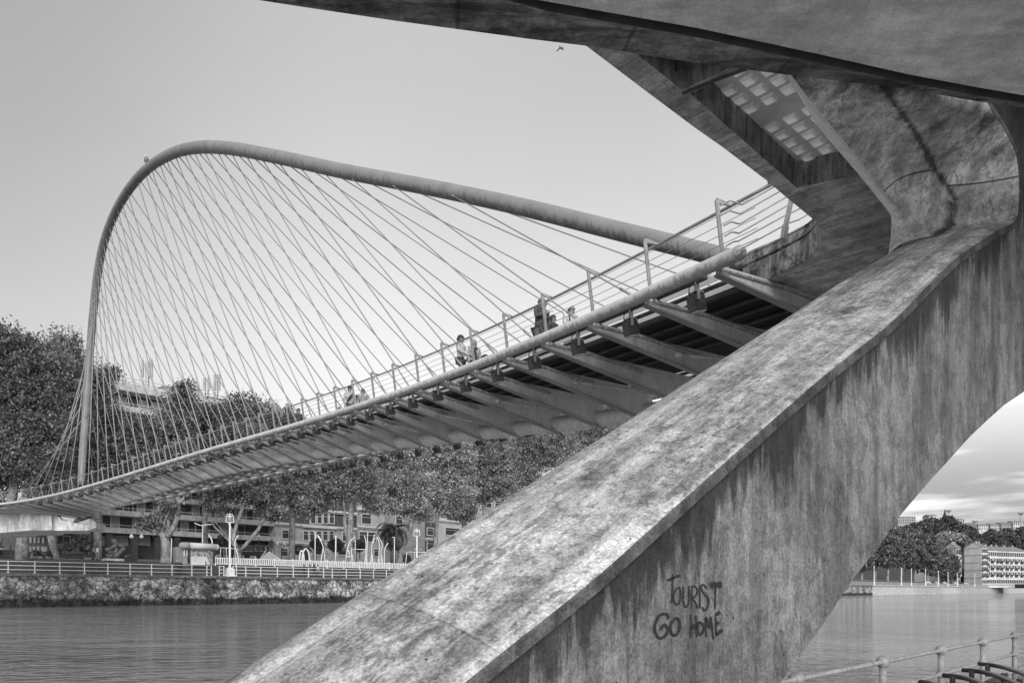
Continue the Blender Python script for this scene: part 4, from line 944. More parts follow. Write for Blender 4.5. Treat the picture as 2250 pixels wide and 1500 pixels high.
g = MB(); fbox(g, so_(662, O), so_(738, O), O-.5, O-.1, bz(700, 1160, O), bz(700, 1156, O)); g.build('balcony', mat['trim'], hB)
house('corner_house', 'pale narrow house behind the palm with a big dark bay window', 784, 858, O+1, 1000, 'stone', 'stone', [(1169, 1189, [(790, 826)], 0), (1130, 1150, [(795, 815)], 0), (1095, 1112, [(795, 815)], 0), (1206, 1221, [(822, 832), (845, 855)], 0)], cornice=(1158, 1121))
hg = house('rendered_house', 'plain grey rendered house with an arched doorway beside the right lamp post', 858, 934, O-1, 1050, 'midwall', 'midwall', [(1135, 1150, [(870, 884)], 0)], cornice=None)
g = MB(); zc = bz(893, 1233, O-1); 
g.prism([bl(so_(882, O-1), O-1.06, gz(40)-.4)]+[bl(so_(893.5, O-1)+math.cos(a)*1.25, O-1.06, bz(893, 1228, O-1)+math.sin(a)*1.1) for a in np.linspace(math.pi, 0, 12)]+[bl(so_(905, O-1), O-1.06, gz(40)-.4)], BN*.1); g.build('doorway', mat['window'], hg)
house('brick_house', 'narrow dark brick house with white window frames left of the pale house', 935, 957, O-1, 1060, 'brick', 'brick', [(1188, 1207, [(939, 952)], 0), (1160, 1175, [(939, 952)], 0), (1130, 1145, [(939, 952)], 0)], cornice=(1183,))
house('modern_house', 'pale modern house with wide dark window openings above the slanting leg', 958, 1060, O, 1020, 'lightwall', 'lightwall', [(1160, 1175, [(979, 1010)], 0), (1129, 1144, [(981, 1035)], 0), (1098, 1112, [(981, 1035)], 0), (1065, 1080, [(981, 1035)], 0)], cornice=(1146,))
house('distant_block', 'pale block mostly hidden by the trees right of the modern house', 1062, 1260, O+4, 1080, 'midwall', 'midwall', [(1100, 1115, [(1070+k*18, 1080+k*18) for k in range(9)], 0)])

# ------------------------------------------------------------------ street and park furniture on the far bank
def rail_run(label, pxs, yoff=0, ends=True, o=.15, zb_=3.32, h=1.16):
    T = thing('quay_railing', label, 'railing', bank(pxs[0], o, zb_), 'white railings along the far quay')
    for px in pxs:
        b0 = bank(px, o, zb_); g = MB().tube([b0, b0+V((0, 0, h+.05))], .05, 6); g.box(b0+V((0, 0, .04)), (.09, .09, .05)); g.build('post', mat['white'], T, smooth=False)
    a, b = bank(pxs[0], o), bank(pxs[-1], o)
    for f in (.99, .64, .30):
        MB().tube([V((a.x, a.y, zb_+h*f)), V((b.x, b.y, zb_+h*f))], .038, 6).build('rail', mat['white'], T, smooth=True)
rail_run('white three bar railing on the quay wall left of the tall lamp', [-45, 18, 76.5, 131.5, 185.6, 236.8, 286, 333, 378, 421.6, 454.6, 464.5])
rail_run('short white railing piece left of the lamp base', [482, 492])
rail_run('white three bar railing on the quay wall right of the tall lamp', [512, 519.5, 540, 573, 609.5, 644.5, 678, 711, 730, 761, 791.5, 820.5, 849, 875, 900, 925, 950])
pf = thing('picket_fence', 'white picket fence round the playground above the quay', 'fence', bank(650, 5, 4.75))
g = MB(); zf = 4.72; s0, s1 = so_(472, 5), so_(915, 5)
n = int((s1-s0)/.30)
for k in range(n): fbox(g, s0+k*.30, s0+k*.30+.16, 4.97, 5.03, zf+.12, zf+.98)
fbox(g, s0, s1, 4.96, 5.04, zf+.16, zf+.24); fbox(g, s0, s1, 4.96, 5.04, zf+.86, zf+.95); g.build('picket_panel', mat['white'], pf)
for k in range(0, n, 9): g = MB(); fbox(g, s0+k*.30-.02, s0+k*.30+.14, 4.93, 5.07, zf-.2, zf+1.1); g.build('post', mat['white'], pf)
def tall_lamp(px, ytop, label, ybase=1262):
    o = .2; T = thing('quay_lamp_post', label, 'lamp post', bank(px, o, 3.32), 'tall white lamp posts on the quay'); b0 = bank(px, o, 3.3); H = bz(px, ytop, o)-3.3
    g = MB(); g.box(b0+V((0, 0, .45)), (.42, .42, .45), .7); g.box(b0+V((0, 0, .06)), (.6, .6, .08), .7); g.box(b0+V((0, 0, .95)), (.3, .3, .08), .7); g.build('base', mat['white'], T)
    MB().tube([b0+V((0, 0, .9)), b0+V((0, 0, 1.2)), b0+V((0, 0, H-1.15))], [.2, .13, .10], 10).build('pole', mat['white'], T, smooth=True)
    g = MB(); c = b0+V((0, 0, H-.6)); r = .42
    g.tube([c+V((-r, 0, -.5)), c+V((-r*1.12, 0, -.42)), c+V((-r*.85, 0, .32)), c+V((-r*.5, 0, .45)), c+V((r*.5, 0, .45)), c+V((r*.85, 0, .32)), c+V((r*1.12, 0, -.42)), c+V((r, 0, -.5)), c+V((-r, 0, -.5))], .05, 6)
    g.tube([c+V((0, 0, .4)), c+V((0, 0, .62))], .03, 5); g.build('lantern_frame', mat['white'], T)
    MB().tube([c+V((0, 0, .32)), c+V((0, 0, .18)), c+V((0, 0, .1))], [.12, .26, .28], 10).build('shade', mat['white'], T)
    MB().tube([c+V((0, 0, .1)), c+V((0, 0, -.35))], [.25, .2], 10).build('glass', mat['lampglass'], T)
tall_lamp(505, 1126, 'tall white lamp post with lantern frame and square base before the V shaped tree')
tall_lamp(916, 1160, 'tall white lamp post with a lantern frame, next to the slanting leg')
def globe_lamp(pxs, py, post, o, label, ybase):
    T = thing('globe_lamp', label, 'street lamp', bank(post, o, gz(o)), 'park lamps with white globes')
    D = bankY(post, o); zt = bz(post, py, o); b0 = bank(post, o, gz(o))
    g = MB().tube([b0, V((b0.x, b0.y, zt-.4))], .06, 6)
    for px in pxs:
        c = V(((px-CX)/F*D, D, zt)); g.tube([V((b0.x, b0.y, zt-.75)), V(((c.x+b0.x)/2, D, zt-.62)), c-V((0, 0, .25))], .04, 5)
    g.build('post', mat['dark'], T)
    for px in pxs:
        c = V(((px-CX)/F*D, D, zt)); MB().tube([c-V((0, 0, .22)), c, c+V((0, 0, .12)), c+V((0, 0, .4))], [.14, .27, .25, .03], 10).build('globe', mat['white'], T, smooth=True)
globe_lamp((289, 311), 1179, 300, 14, 'twin globe park lamp right of the statue', 1222)
globe_lamp((610, 625.5), 1195, 618, 18, 'twin globe park lamp left of the play tunnel', 1230)
globe_lamp((859.5, 873), 1195.5, 866, 14, 'twin globe park lamp before the palm trunk', 1230)
globe_lamp((568.8,), 1179, 568.8, 16, 'single globe lamp behind the climbing pyramid', 1230)
globe_lamp((912, 924), 1208, 918, 30, 'small twin globe lamp beside the right tall lamp post', 1230)
def pole_thing(name, label, cat, lines, r, o=6, m='white', group=None):
    T = thing(name, label, cat, bank(lines[0][0][0], o, gz(o)), group)
    for L_ in lines:
        D = bankY(L_[0][0], o); pts = [V(((x-CX)/F*D, D, EYE+(HY-y)/F*D)) for x, y in L_]
        if L_[-1][1] > 1226: pts[-1].z = gz(o)-.2
        P_ = spline([list(p) for p in pts], 14) if len(pts) > 3 else [list(p) for p in pts]
        MB().tube([V(p) for p in P_], r*.62, 6).build('pole', mat[m], T, smooth=True)
PG = 'white curved poles of the playground'
pole_thing('wing_lamp', 'white lamp post with two shallow wing arms above the kiosk', 'lamp post', [[(445.5, 1153), (444, 1240)], [(427, 1148), (434, 1151.5), (441, 1153.5), (447, 1153.5), (454, 1152), (465, 1151.5)]], .09)
pole_thing('playground_pole', 'white curved pole leaning left behind the kiosk', 'pole', [[(458, 1174), (464, 1182), (466.5, 1195), (465.5, 1222)]], .12, group=PG)
pole_thing('playground_pole', 'white kinked pole in front of the forked tree', 'pole', [[(524, 1176), (518, 1184), (516, 1198), (520, 1210), (528, 1228)]], .12, group=PG)
pole_thing('playground_pole', 'white straight pole with a short cap, left of the bent pole', 'pole', [[(692.5, 1169), (692, 1231)], [(688.5, 1169), (694, 1169)]], .11, group=PG)
pole_thing('climbing_structure', 'white bent pole with a prop, right of the play tunnel', 'play frame', [[(696.7, 1175), (705, 1188), (710.7, 1205), (716.7, 1231)], [(709.5, 1205), (702.5, 1230)], [(698.5, 1175), (707, 1188)]], .10, group=PG)
pole_thing('playground_pole', 'white thick straight pole left of the twin stem tree', 'pole', [[(738, 1176), (737, 1231)]], .14, group=PG)
pole_thing('climbing_structure', 'white curved A frame before the twin stem tree', 'play frame', [[(779.5, 1178.5), (769, 1190), (763.5, 1207), (757.5, 1231)], [(765, 1207), (769.5, 1222)], [(758.7, 1222), (769.5, 1222)]], .12, group=PG)
pole_thing('swing_frame', 'white swing bar between two posts', 'swing', [[(772.7, 1203), (771.5, 1231)], [(774.5, 1206), (802.5, 1206.3)], [(780.6, 1185), (780.6, 1222)], [(774, 1217), (778, 1228)]], .09, group=PG)
pole_thing('climbing_structure', 'white pair of curved masts with splayed feet left of the rocket frame', 'play frame', [[(800.5, 1176), (804, 1188), (804, 1206), (804, 1232)], [(808, 1169), (804.8, 1232)], [(804, 1217.5), (798.5, 1232)], [(805, 1217), (808, 1232)]], .10, group=PG)
pole_thing('rocket_frame', 'white pointed rocket shaped climbing frame before the palm', 'play frame', [[(823.8, 1173), (818, 1193), (816.6, 1213), (816.6, 1232)], [(818.6, 1196), (826.6, 1178.5), (834.6, 1196), (832.6, 1213), (833.3, 1232)], [(831.3, 1178.5), (840, 1195), (837.3, 1213), (838, 1232)], [(816.6, 1217), (811.5, 1232)], [(817, 1217), (821.5, 1232)], [(838, 1217), (844, 1232)], [(833, 1217), (829, 1232)]], .10, group=PG)
pole_thing('playground_pole', 'white curved pole right of the rocket frame', 'pole', [[(852.7, 1192), (846.7, 1202.7), (844.7, 1217), (844.7, 1233)]], .12, group=PG)
pole_thing('playground_pole', 'white straight lamp pole with a left arm in front of the palm', 'lamp post', [[(866.7, 1180), (866.5, 1250)], [(862, 1180), (868, 1180)]], .11, o=4.4, group=PG)
pole_thing('swing_frame', 'white rectangular swing frame next to the slanting leg', 'swing', [[(894, 1212), (889.5, 1234)], [(893.5, 1212), (940, 1212.5)], [(911.5, 1212), (909, 1232)]], .09, group=PG)
pole_thing('park_pole', 'thin grey pole beside the knobbly tree trunk', 'pole', [[(377, 1182), (376, 1225), (374.5, 1234)]], .09, o=7)
pole_thing('swing_frame', 'white horizontal bar frame behind the tall lamp post', 'swing', [[(478, 1202), (517, 1204.5)], [(485, 1203), (483.5, 1226)], [(497, 1203.5), (498, 1226)], [(516, 1204), (518, 1228)]], .08, o=8, group=PG)
# play tunnel
T = thing('play_tunnel', 'curved play tunnel hood with a patterned outside and white hoops', 'play tunnel', bank(675, 6, 4.8))
def th_(cx, rx, ry, yb, o, m0=0, m1=math.pi, n=14): return [bk(cx+math.cos(a)*rx, yb-max(0, math.sin(a))*ry, o) for a in np.linspace(m0, m1, n)]
mat['pattern'] = plain('patterned_panel', .30, .6, .8, 3.5)
g = MB(); a, b = th_(675, 13.5, 30, 1231, 6.0), th_(683, 10, 29, 1231, 9.0); g.grid([a, b]); g.grid([[p+V((0, 0, -.08)) for p in b], [p+V((0, 0, -.08)) for p in a]]); g.build('hood', mat['pattern'], T)
MB().tube(th_(672, 8, 26, 1231, 5.7), .1, 6).build('hoop', mat['white'], T); MB().tube(th_(663, 5, 22, 1231, 5.7), .1, 6).build('hoop', mat['white'], T)
g = MB().add(th_(672, 7, 25, 1231, 6.5), [tuple(range(14))]); g.build('opening', mat['black'], T)
# climbing pyramid and tented tower
T = thing('climbing_pyramid', 'low grey climbing pyramid behind the picket fence', 'play frame', bank(593, 7, 4.9))
ap = bk(591, 1212, 7.5); g = MB().add([bk(570, 1229, 5.5), bk(617, 1229, 5.5), bk(612, 1228, 10), bk(576, 1228, 10), ap], [(0, 1, 4), (1, 2, 4), (2, 3, 4), (3, 0, 4)]); g.build('cover', mat['midwall'], T)
for q_ in ((570, 1229), (594, 1229), (617, 1229)): MB().tube([bk(q_[0], q_[1], 5.4), ap], .06, 5).build('edge_pole', mat['lightwall'], T)
T = thing('play_tower', 'small wooden play tower with a pointed tent roof and slide', 'play frame', bank(590, 10, 5.1))
g = MB()
for px in (584, 599): g.tube([bk(px, 1200, 10), bk(px, 1230, 10)], .1, 5)
g.tube([bk(586, 1206, 10), bk(572, 1228, 8)], .12, 5); g.build('frame', mat['midwall'], T)
g = MB().add([bk(584, 1202, 9), bk(600, 1202, 9), bk(600, 1202, 12), bk(584, 1202, 12), bk(598, 1182, 10.5)], [(0, 1, 4), (1, 2, 4), (2, 3, 4), (3, 0, 4)]); g.build('tent_roof', mat['dark'], T)
# kiosk
T = thing('kiosk', 'white decorated kiosk with a rounded roof roll and a little picket porch', 'kiosk', bank(440, 4.6, 4.6)); o = 5.2
def kb(g, x0, x1, y0, y1, o0, o1): s0, s1 = so_(x0, o0), so_(x1, o0); fbox(g, s0, s1, o0, o1, bz((x0+x1)/2, y1, o0), bz((x0+x1)/2, y0, o0))
g = MB(); kb(g, 403, 470, 1201, 1241, o, o+3); g.build('body', mat['midwall'], T)
g = MB().tube([bk(401, 1198, o-.3), bk(415, 1198, o-.3)], .42, 12); g.ball(bk(401, 1198, o-.3), .42, 12, 8); g.build('roof_roll_end', mat['midwall'], T, smooth=True)
g = MB().tube([bk(415, 1198, o-.3), bk(474, 1201, o-.3)], .38, 12); g.ball(bk(475, 1201.3, o-.3), .38, 12, 8); g.build('roof_roll', mat['lightwall'], T, smooth=True)
g = MB(); kb(g, 419, 468, 1205, 1223, o-.12, o-.02); g.build('picture_panel', mat['pattern'], T)
g = MB(); kb(g, 404, 412, 1205, 1221, o-.12, o-.02); g.build('poster', mat['white'], T); g = MB(); kb(g, 407, 409, 1206, 1220, o-.16, o-.1); g.build('poster_stripe', mat['dark'], T)
for px in (413.5, 469): g = MB(); kb(g, px, px+4, 1204, 1236, o-.3, o-.1); g.build('pillar', mat['dark'], T)
g = MB()
for k in range(12): kb(g, 420+k*2.6, 421.8+k*2.6, 1223, 1240, o-1.2, o-1.1)
kb(g, 420, 451, 1222, 1224, o-1.25, o-1.05); kb(g, 420, 451, 1238, 1240, o-1.25, o-1.05); g.tube([bk(450, 1224, 4), bk(457, 1240, 4)], .07, 4); g.tube([bk(453, 1222, 4), bk(460, 1240, 4)], .07, 4); g.build('porch_fence', mat['white'], T)
# lettering
def text(txt, name, label, p, h, o_, m='white', parent=None, sp=1.0):
    cu = bpy.data.curves.new(name, 'FONT'); cu.body = txt; cu.size = h*1.4; cu.extrude = .04; cu.offset = .02; cu.space_character = sp
    t_ = bpy.data.objects.new('tmp', cu); COL.objects.link(t_)
    me = bpy.data.meshes.new_from_object(t_.evaluated_get(bpy.context.evaluated_depsgraph_get())); bpy.data.objects.remove(t_)
    me.materials.clear(); me.materials.append(mat[m]); o = bpy.data.objects.new(name, me); COL.objects.link(o)
    M_ = Matrix.Translation(p) @ Matrix.Rotation(ang, 4, 'Z') @ Matrix.Rotation(R(90), 4, 'X'); me.transform(M_)
    if parent: adopt(o, parent)
    else: tag(o, label, 'sign')
    return o
text('E', 'letter_sign', 'big white letter E standing before a dark column', bk(193.2, 1204, 36), .82, 36)
sg_ = thing('shop_sign', 'long black sign band with white capital letters behind the playground', 'sign', bank(520, 20, 5.5))
g = MB(); fbox(g, so_(472, 20), so_(572, 20), 20, 20.2, bz(520, 1226, 20), bz(520, 1216, 20)); g.build('board', mat['black'], sg_)
for tx, px in (('CO', 474.5), ('DE', 491), ('D', 512.5), ('O', 521), ('S', 533), ('H·BI', 549)):
    text(tx, 'letters', None, bk(px, 1223.6+(px-474)*.03, 19.9), .40, 19.9, parent=sg_)
# statue
T = thing('bronze_statue', 'dark bronze statue of twisting limbs on a low stone plinth', 'statue', bank(255, 9, 5.0)); o = 9
g = MB()
def st(pts, r): 
    P_ = spline([list(bk(x, y, o)) for x, y in pts], 14); g.tube([V(p) for p in P_], [r*.8*(1+.10*math.sin(i*.9)) for i in range(14)], 10)
st([(232, 1209), (240, 1206), (249, 1202), (254, 1196), (251, 1189)], .32); st([(250, 1190), (258, 1194), (266, 1199), (273, 1204)], .36); st([(273, 1203), (264, 1213), (257, 1219), (250, 1224)], .36)
st([(256, 1203), (254, 1212), (247, 1219), (240, 1222), (236, 1217)], .28); st([(238, 1214), (246, 1212), (252, 1215)], .25); g.ball(bk(251, 1189, o), .33, 10, 8)
g.build('figure', mat['statue'], T, smooth=True)
g = MB(); kb(g, 235, 273.5, 1226.5, 1231.5, o-.8, o+.8); g.build('plinth', mat['stone'], T)
for k, (x0, x1, y0, y1, o) in enumerate([(138, 185, 1218, 1226, 10), (274, 303, 1225, 1231, 9), (-20, 33, 1214, 1224, 10)]):
    T = thing('planter', ['long dark planter under the round bush', 'low dark planter right of the statue plinth', 'long dark planter at the left edge of the picture'][k], 'planter', bank((x0+x1)/2, o, gz(o)))
    g = MB(); kb(g, x0, x1, y0, y1, o, o+1); kb(g, x0-.4, x1+.4, y0-.6, y0+.6, o-.1, o+1.1); g.build('box', mat['dark'], T)
    rng = np.random.default_rng(k); P = np.array([list(bank(rng.uniform(x0+1, x1-1), o+rng.uniform(.2, .8), bz(x0, y0, o)+rng.uniform(0, .35))) for _ in range(500)]); leafmesh('plants', P, .12, mat['leafA'], T, rng)

# ------------------------------------------------------------------ up river: more trees, lamps, sculpture, cars, houses, the hill
rail = thing('river_railing', 'long white picket railing along the distant quay wall', 'railing', bank(2000, .3, 3.4))
g = MB(); s0, s1 = 175, 800; s_ = s0
while s_ < s1: fbox(g, s_, s_+.22, .35, .42, 3.35, 4.45); s_ += .62
fbox(g, s0, s1, .33, .44, 4.38, 4.5); fbox(g, s0, s1, .33, .44, 3.38, 3.5); g.build('picket_panel', mat['midwall'], rail)
for k, (px, yt) in enumerate([(1920.5, 1242), (1980.5, 1246), (2002.5, 1248), (2033.5, 1250), (2061.5, 1253), (2083, 1256), (2103.5, 1258), (2141.5, 1260)]):
    T = thing('river_lamp', 'white lamp post on the distant quay, %s from the left' % nth(k), 'lamp post', bank(px, .5, 3.3), 'lamp posts on the distant quay')
    b0 = bank(px, .5, 3.3); H = bz(px, yt, .5)-3.3
    MB().tube([b0, b0+V((0, 0, 1.2)), b0+V((0, 0, 1.3)), b0+V((0, 0, H*.93))], [.30, .26, .14, .12], 8).build('pole', mat['white'], T); g = MB().ball(b0+V((0, 0, H*.96)), .24, 8, 6); g.build('lantern', mat['white'], T, smooth=True)
far_tr = [(1868, 1225, 24, 34), (1893, 1212, 26, 40), (1922, 1205, 26, 42), (1950, 1200, 28, 44), (1980, 1200, 28, 44), (2010, 1204, 28, 42), (2038, 1216, 26, 38), (2062, 1228, 22, 32), (2085, 1238, 18, 26)]
for k, (x, y, rx, ry) in enumerate(far_tr):
    tree('big round plane tree in the far quayside row, %s from the left' % nth(k), x, 9+2*(k % 3), [(x, y, rx, ry), (x-8, y+18, rx*.9, ry*.7), (x+7, y-2, rx*.8, ry*.8)], [[(x, 1283), (x, 1268), (x+2, 1250)]], mat['leafD'], 6500, size=.5, group='plane trees on the distant quay', trunkw=.6, rngs=100+k, clump=30)
for k, (x, y, r_, lab) in enumerate([(2092, 1258, 13, 'small dark tree in front of the distant gable'), (2118, 1264, 13, 'small dark tree left of the ring sculpture'), (2197, 1262, 16, 'dark street tree before the distant white terrace')]):
    tree(lab, x, 14, [(x, y, r_, r_*.95), (x+3, y-5, r_*.6, r_*.6)], [[(x, 1284), (x, 1276), (x, 1268)]], mat['leafA'], 3500, size=.7, group='small trees on the distant quay', trunkw=.3, rngs=140+k, clump=30)
# ring sculpture
T = thing('ring_sculpture', 'dark round ring sculpture standing on the distant quay', 'sculpture', bank(2145, 10, 5)); D = bankY(2145, 10)
g = MB(); c = U(2145, 1265, D)
g.tube([c+V((math.cos(a)*2.9, math.sin(a)*.9, math.sin(a)*2.9)) for a in np.linspace(0, 2*math.pi, 26)], .62, 8); g.build('ring', mat['statue'], T, smooth=True)
g = MB().tube([c+V((-2, .2, 1.2)), c+V((0, -.3, .2)), c+V((2.2, .2, -1.2))], .35, 8); g.tube([c+V((-.6, 0, -2.6)), c+V((.8, 0, .6))], .3, 8); g.build('inner_arm', mat['statue'], T, smooth=True)
# cars
car = thing('parked_car', 'small parked car on the distant quay', 'car', (0, 0, 0), 'cars parked on the distant quay')
def carmesh(mt, T):
    prof = [(-2.1, .35), (-2.1, .85), (-1.5, .95), (-.9, 1.42), (.7, 1.45), (1.3, .98), (2.0, .85), (2.15, .4)]
    MB().prism([(x, -.82, z) for x, z in prof], (0, 1.64, 0)).build('body', mt, T, local=True)
    g = MB(); g.prism([(-1.35, -.84, .98), (-.85, -.84, 1.34), (.6, -.84, 1.36), (1.05, -.84, .98)], (0, 1.68, 0)); g.build('windows', mat['window'], T, local=True)
    for x in (-1.35, 1.35): 
        for y in (-.85, .68): MB().tube([(x, y, .33), (x, y+.17, .33)], .33, 12).build('wheel', mat['black'], T, local=True)
carmesh(mat['lightwall'], car); car2 = thing('parked_car', 'dark parked car on the distant quay', 'car', (0, 0, 0), 'cars parked on the distant quay'); carmesh(mat['dark'], car2)
rr = random.Random(4); spots = [2040, 2049, 2058, 2066, 2074, 2090, 2100, 2112, 2124, 2158, 2168, 2178, 2190, 2212, 2226, 2240]
for k, px in enumerate(spots):
    src = car if k % 2 == 0 else car2; o = src if k < 2 else copy_tree(src)
    o.location = bank(px, 4.6+(k % 3)*.2, 3.9); o.rotation_euler = (0, 0, ang+(math.pi if k % 3 == 0 else 0))
    o['label'] = '%s car parked behind the distant quay railing, %s from the left' % ('pale' if src is car else 'dark', nth(k))
# terrace of houses
E2 = V((.9, .436, 0)); N2 = V((-.436, .9, 0)); O2 = V(((2157-CX)/F*385, 385, 0)); ang2 = math.atan2(E2.y, E2.x)
def far_house(label, s0, s1, o, ytop, wallm, gable=False, nwin=0, floors=5, seed=0, D_=12, bay=False):
    def q2(s_, o_, z): return O2+E2*s_+N2*o_+V((0, 0, z))
    def fb(g, a, b, c, d, z0, z1): g.box(q2((a+b)/2, (c+d)/2, (z0+z1)/2), (abs(b-a)/2, abs(d-c)/2, abs(z1-z0)/2), ang2)
    T = thing('terraced_house', label, 'building', q2((s0+s1)/2, o, 5), 'houses on the distant quay'); zt = EYE+(HY-ytop)/F*q2(s0, o, 0).y
    g = MB(); fb(g, s0, s1, o, o+D_, 3, zt); g.build('wall', mat[wallm], T)
    rg = MB(); a, b, c, d = q2(s0-.3, o-.5, zt), q2(s1+.3, o-.5, zt), q2(s1+.3, o+D_+.5, zt), q2(s0-.3, o+D_+.5, zt); r0, r1 = q2(s0-.3, o+D_/2, zt+2.6), q2(s1+.3, o+D_/2, zt+2.6)
    rg.add([a, b, c, d, r0, r1], [(0, 1, 5, 4), (2, 3, 4, 5), (0, 4, 3), (1, 2, 5)]); rg.build('roof', mat['roof'], T)
    for k in range(2): g = MB(); fb(g, s0+(s1-s0)*(.25+.45*k), s0+(s1-s0)*(.25+.45*k)+.8, o+D_*.4, o+D_*.4+.8, zt+1, zt+3.4); g.build('chimney', mat['midwall'], T)
    if gable:
        g = MB().add([q2(s0-.32, o-.1, zt-.1), q2(s0-.32, o+D_+.1, zt-.1), q2(s0-.32, o+D_/2, zt+2.4)], [(0, 1, 2)]); g.build('gable', mat[wallm], T)
        for k in range(1, 5): g = MB(); z = 4+(zt-4)*k/5; fb(g, s0-.12, s0+.05, o, o+D_, z-.1, z+.1); g.build('string_course', mat['roof'], T)
    H = (zt-4.6)/floors; g = MB(); fb(g, s0+.1, s1-.1, o-.16, o+.05, 4, 4.6+H*.72); g.build('ground_floor', mat['midwall'], T)
    for f in range(floors):
        n = nwin; wdt = (s1-s0)/max(n, 1)
        for k in range(n):
            z = 4.6+f*H; a = s0+wdt*(k+.22); b = s0+wdt*(k+.78); fr_ = .10 if not bay else .02
            if f == floors-1: z -= .2
            g = MB(); fb(g, a, b, o-.20, o+.1, z+H*.22, z+H*(.82 if f else .66)); w_ = g.build('window', mat['window'], T)
            if (k+seed) % 3 == 0 and 0 < f < floors-1: g = MB(); fb(g, a-.35, b+.35, o-1.0, o, z+H*.14, z+H*.2); fb(g, a-.35, b+.35, o-1.0, o-.94, z+H*.2, z+H*.48); g.build('balcony', mat['dark'], T)
            if (k+seed) % 3 == 1 and 0 < f < floors-1 and not bay: g = MB(); fb(g, a-.2, b+.2, o-.75, o+.0, z+H*.1, z+H*.95); bw_ = g.build('bay_window', mat['trim'], T); g = MB(); fb(g, a, b, o-.8, o-.6, z+H*.35, z+H*.85); g.build('pane', mat['window'], bw_)
        g = MB(); fb(g, s0, s1, o-.24, o+.05, 4.6+f*H-.1, 4.6+f*H+.1); g.build('floor_band', mat['trim'], T)
    return T
far_house('distant narrow house with a bare pale gable, left of the bigger gable', -5, -1.5, 10, 1203, 'midwall', True, 2, 5, D_=6)
far_house('distant corner house with a big bare gable and glazed corner bay', 0, 4.6, 0, 1202, 'lightwall', True, 4, 6, D_=9, bay=True)
far_house('distant white terraced house with dark balconies beside the gabled corner house', 4.7, 13.5, .4, 1208, 'trim', False, 6, 5, 1)
far_house('distant white terraced house with dark balconies, second from the gabled corner', 13.6, 22.5, .4, 1209, 'lightwall', False, 6, 5, 2)
far_house('distant white terraced house cut by the right picture edge', 22.6, 38, .4, 1210, 'trim', False, 10, 5, 0)
far_house('low distant house behind the row of round trees', -14, -8, 14, 1236, 'lightwall', False, 3, 3, 2)
# hill
def hz(x, y):       # terrain height
    return 0
HX = [(1500, 1290), (1650, 1280), (1800, 1230), (1880, 1160), (1950, 1166), (1985, 1166), (2040, 1160), (2100, 1168), (2150, 1172), (2200, 1172), (2260, 1170), (2400, 1160), (2700, 1170)]
rows = []
for f, D0 in ((0, 470), (.28, 500), (.55, 540), (.8, 590), (1.0, 660), (1.02, 900)):
    r_ = []
    for x, y in HX:
        D1 = D0+(x-2000)*.35; zt = EYE+(HY-y)/F*(660+(x-2000)*.35); r_.append(V(((x-CX)/F*D1, D1, 5+(zt-5)*min(f, 1)*(1+.0))))
    rows.append([V(p) for p in resamp(r_, 50)])
o = MB().grid(rows).build('hill', mat['hill'], smooth=True); o['kind'] = 'structure'
hill_tr = []
rr = random.Random(9)
spec = [(1990, 1168, 14, 0), (2008, 1163, 14, 0), (2027, 1160, 15, 0), (2045, 1152, 14, 0), (2062, 1155, 13, 0), (2082, 1148, 15, 0), (2098, 1158, 14, 0), (2115, 1164, 15, 0), (2132, 1170, 13, 0), (2075, 1172, 15, 0), (2092, 1182, 17, 0), (2056, 1192, 15, 1), (2083, 1186, 19, 2), (2110, 1188, 15, 1), (2130, 1184, 16, 0), (2150, 1188, 16, 0), (2170, 1182, 15, 0), (2188, 1190, 15, 0), (2205, 1182, 15, 0), (2222, 1190, 15, 0), (2240, 1184, 15, 0), (2256, 1192, 14, 0), (2215, 1170, 10, 0), (2180, 1172, 10, 0), (2245, 1168, 10, 0), (2100, 1200, 13, 0), (2150, 1200, 14, 0), (2200, 1203, 13, 0), (2060, 1205, 14, 0), (2235, 1205, 14, 0)]
for k, (x, y, r_, kd) in enumerate(spec):
    D1 = 470+(1205-y)*3.2+(x-2000)*.3; c = np.array([(x-CX)/F*D1, D1, EYE+(HY-y)/F*D1]); R_ = r_/F*D1
    T = thing('hill_tree', '%s rounded hillside tree, %s counting from the left crest' % (['dark', 'mid grey', 'paler'][kd], nth(k)), 'tree', (c[0], c[1], c[2]-R_), 'trees on the hillside')
    rng = np.random.default_rng(300+k); n = 2600; nc = 60; d = rng.normal(size=(nc, 3)); d /= np.linalg.norm(d, axis=1)[:, None]; cc = c+d*R_*(rng.random(nc)**.35)[:, None]*np.array([1.1, 1, .85]); ki = rng.integers(0, nc, n)
    leafmesh('crown', cc[ki]+rng.normal(size=(n, 3))*R_*.17, 1.0, mat[['leafE', 'leafB', 'leafC'][kd]], T, rng)
    MB().tube([V(c), V(c)-V((0, 0, R_*1.6))], .5, 6).build('trunk', mat['bark'], T)
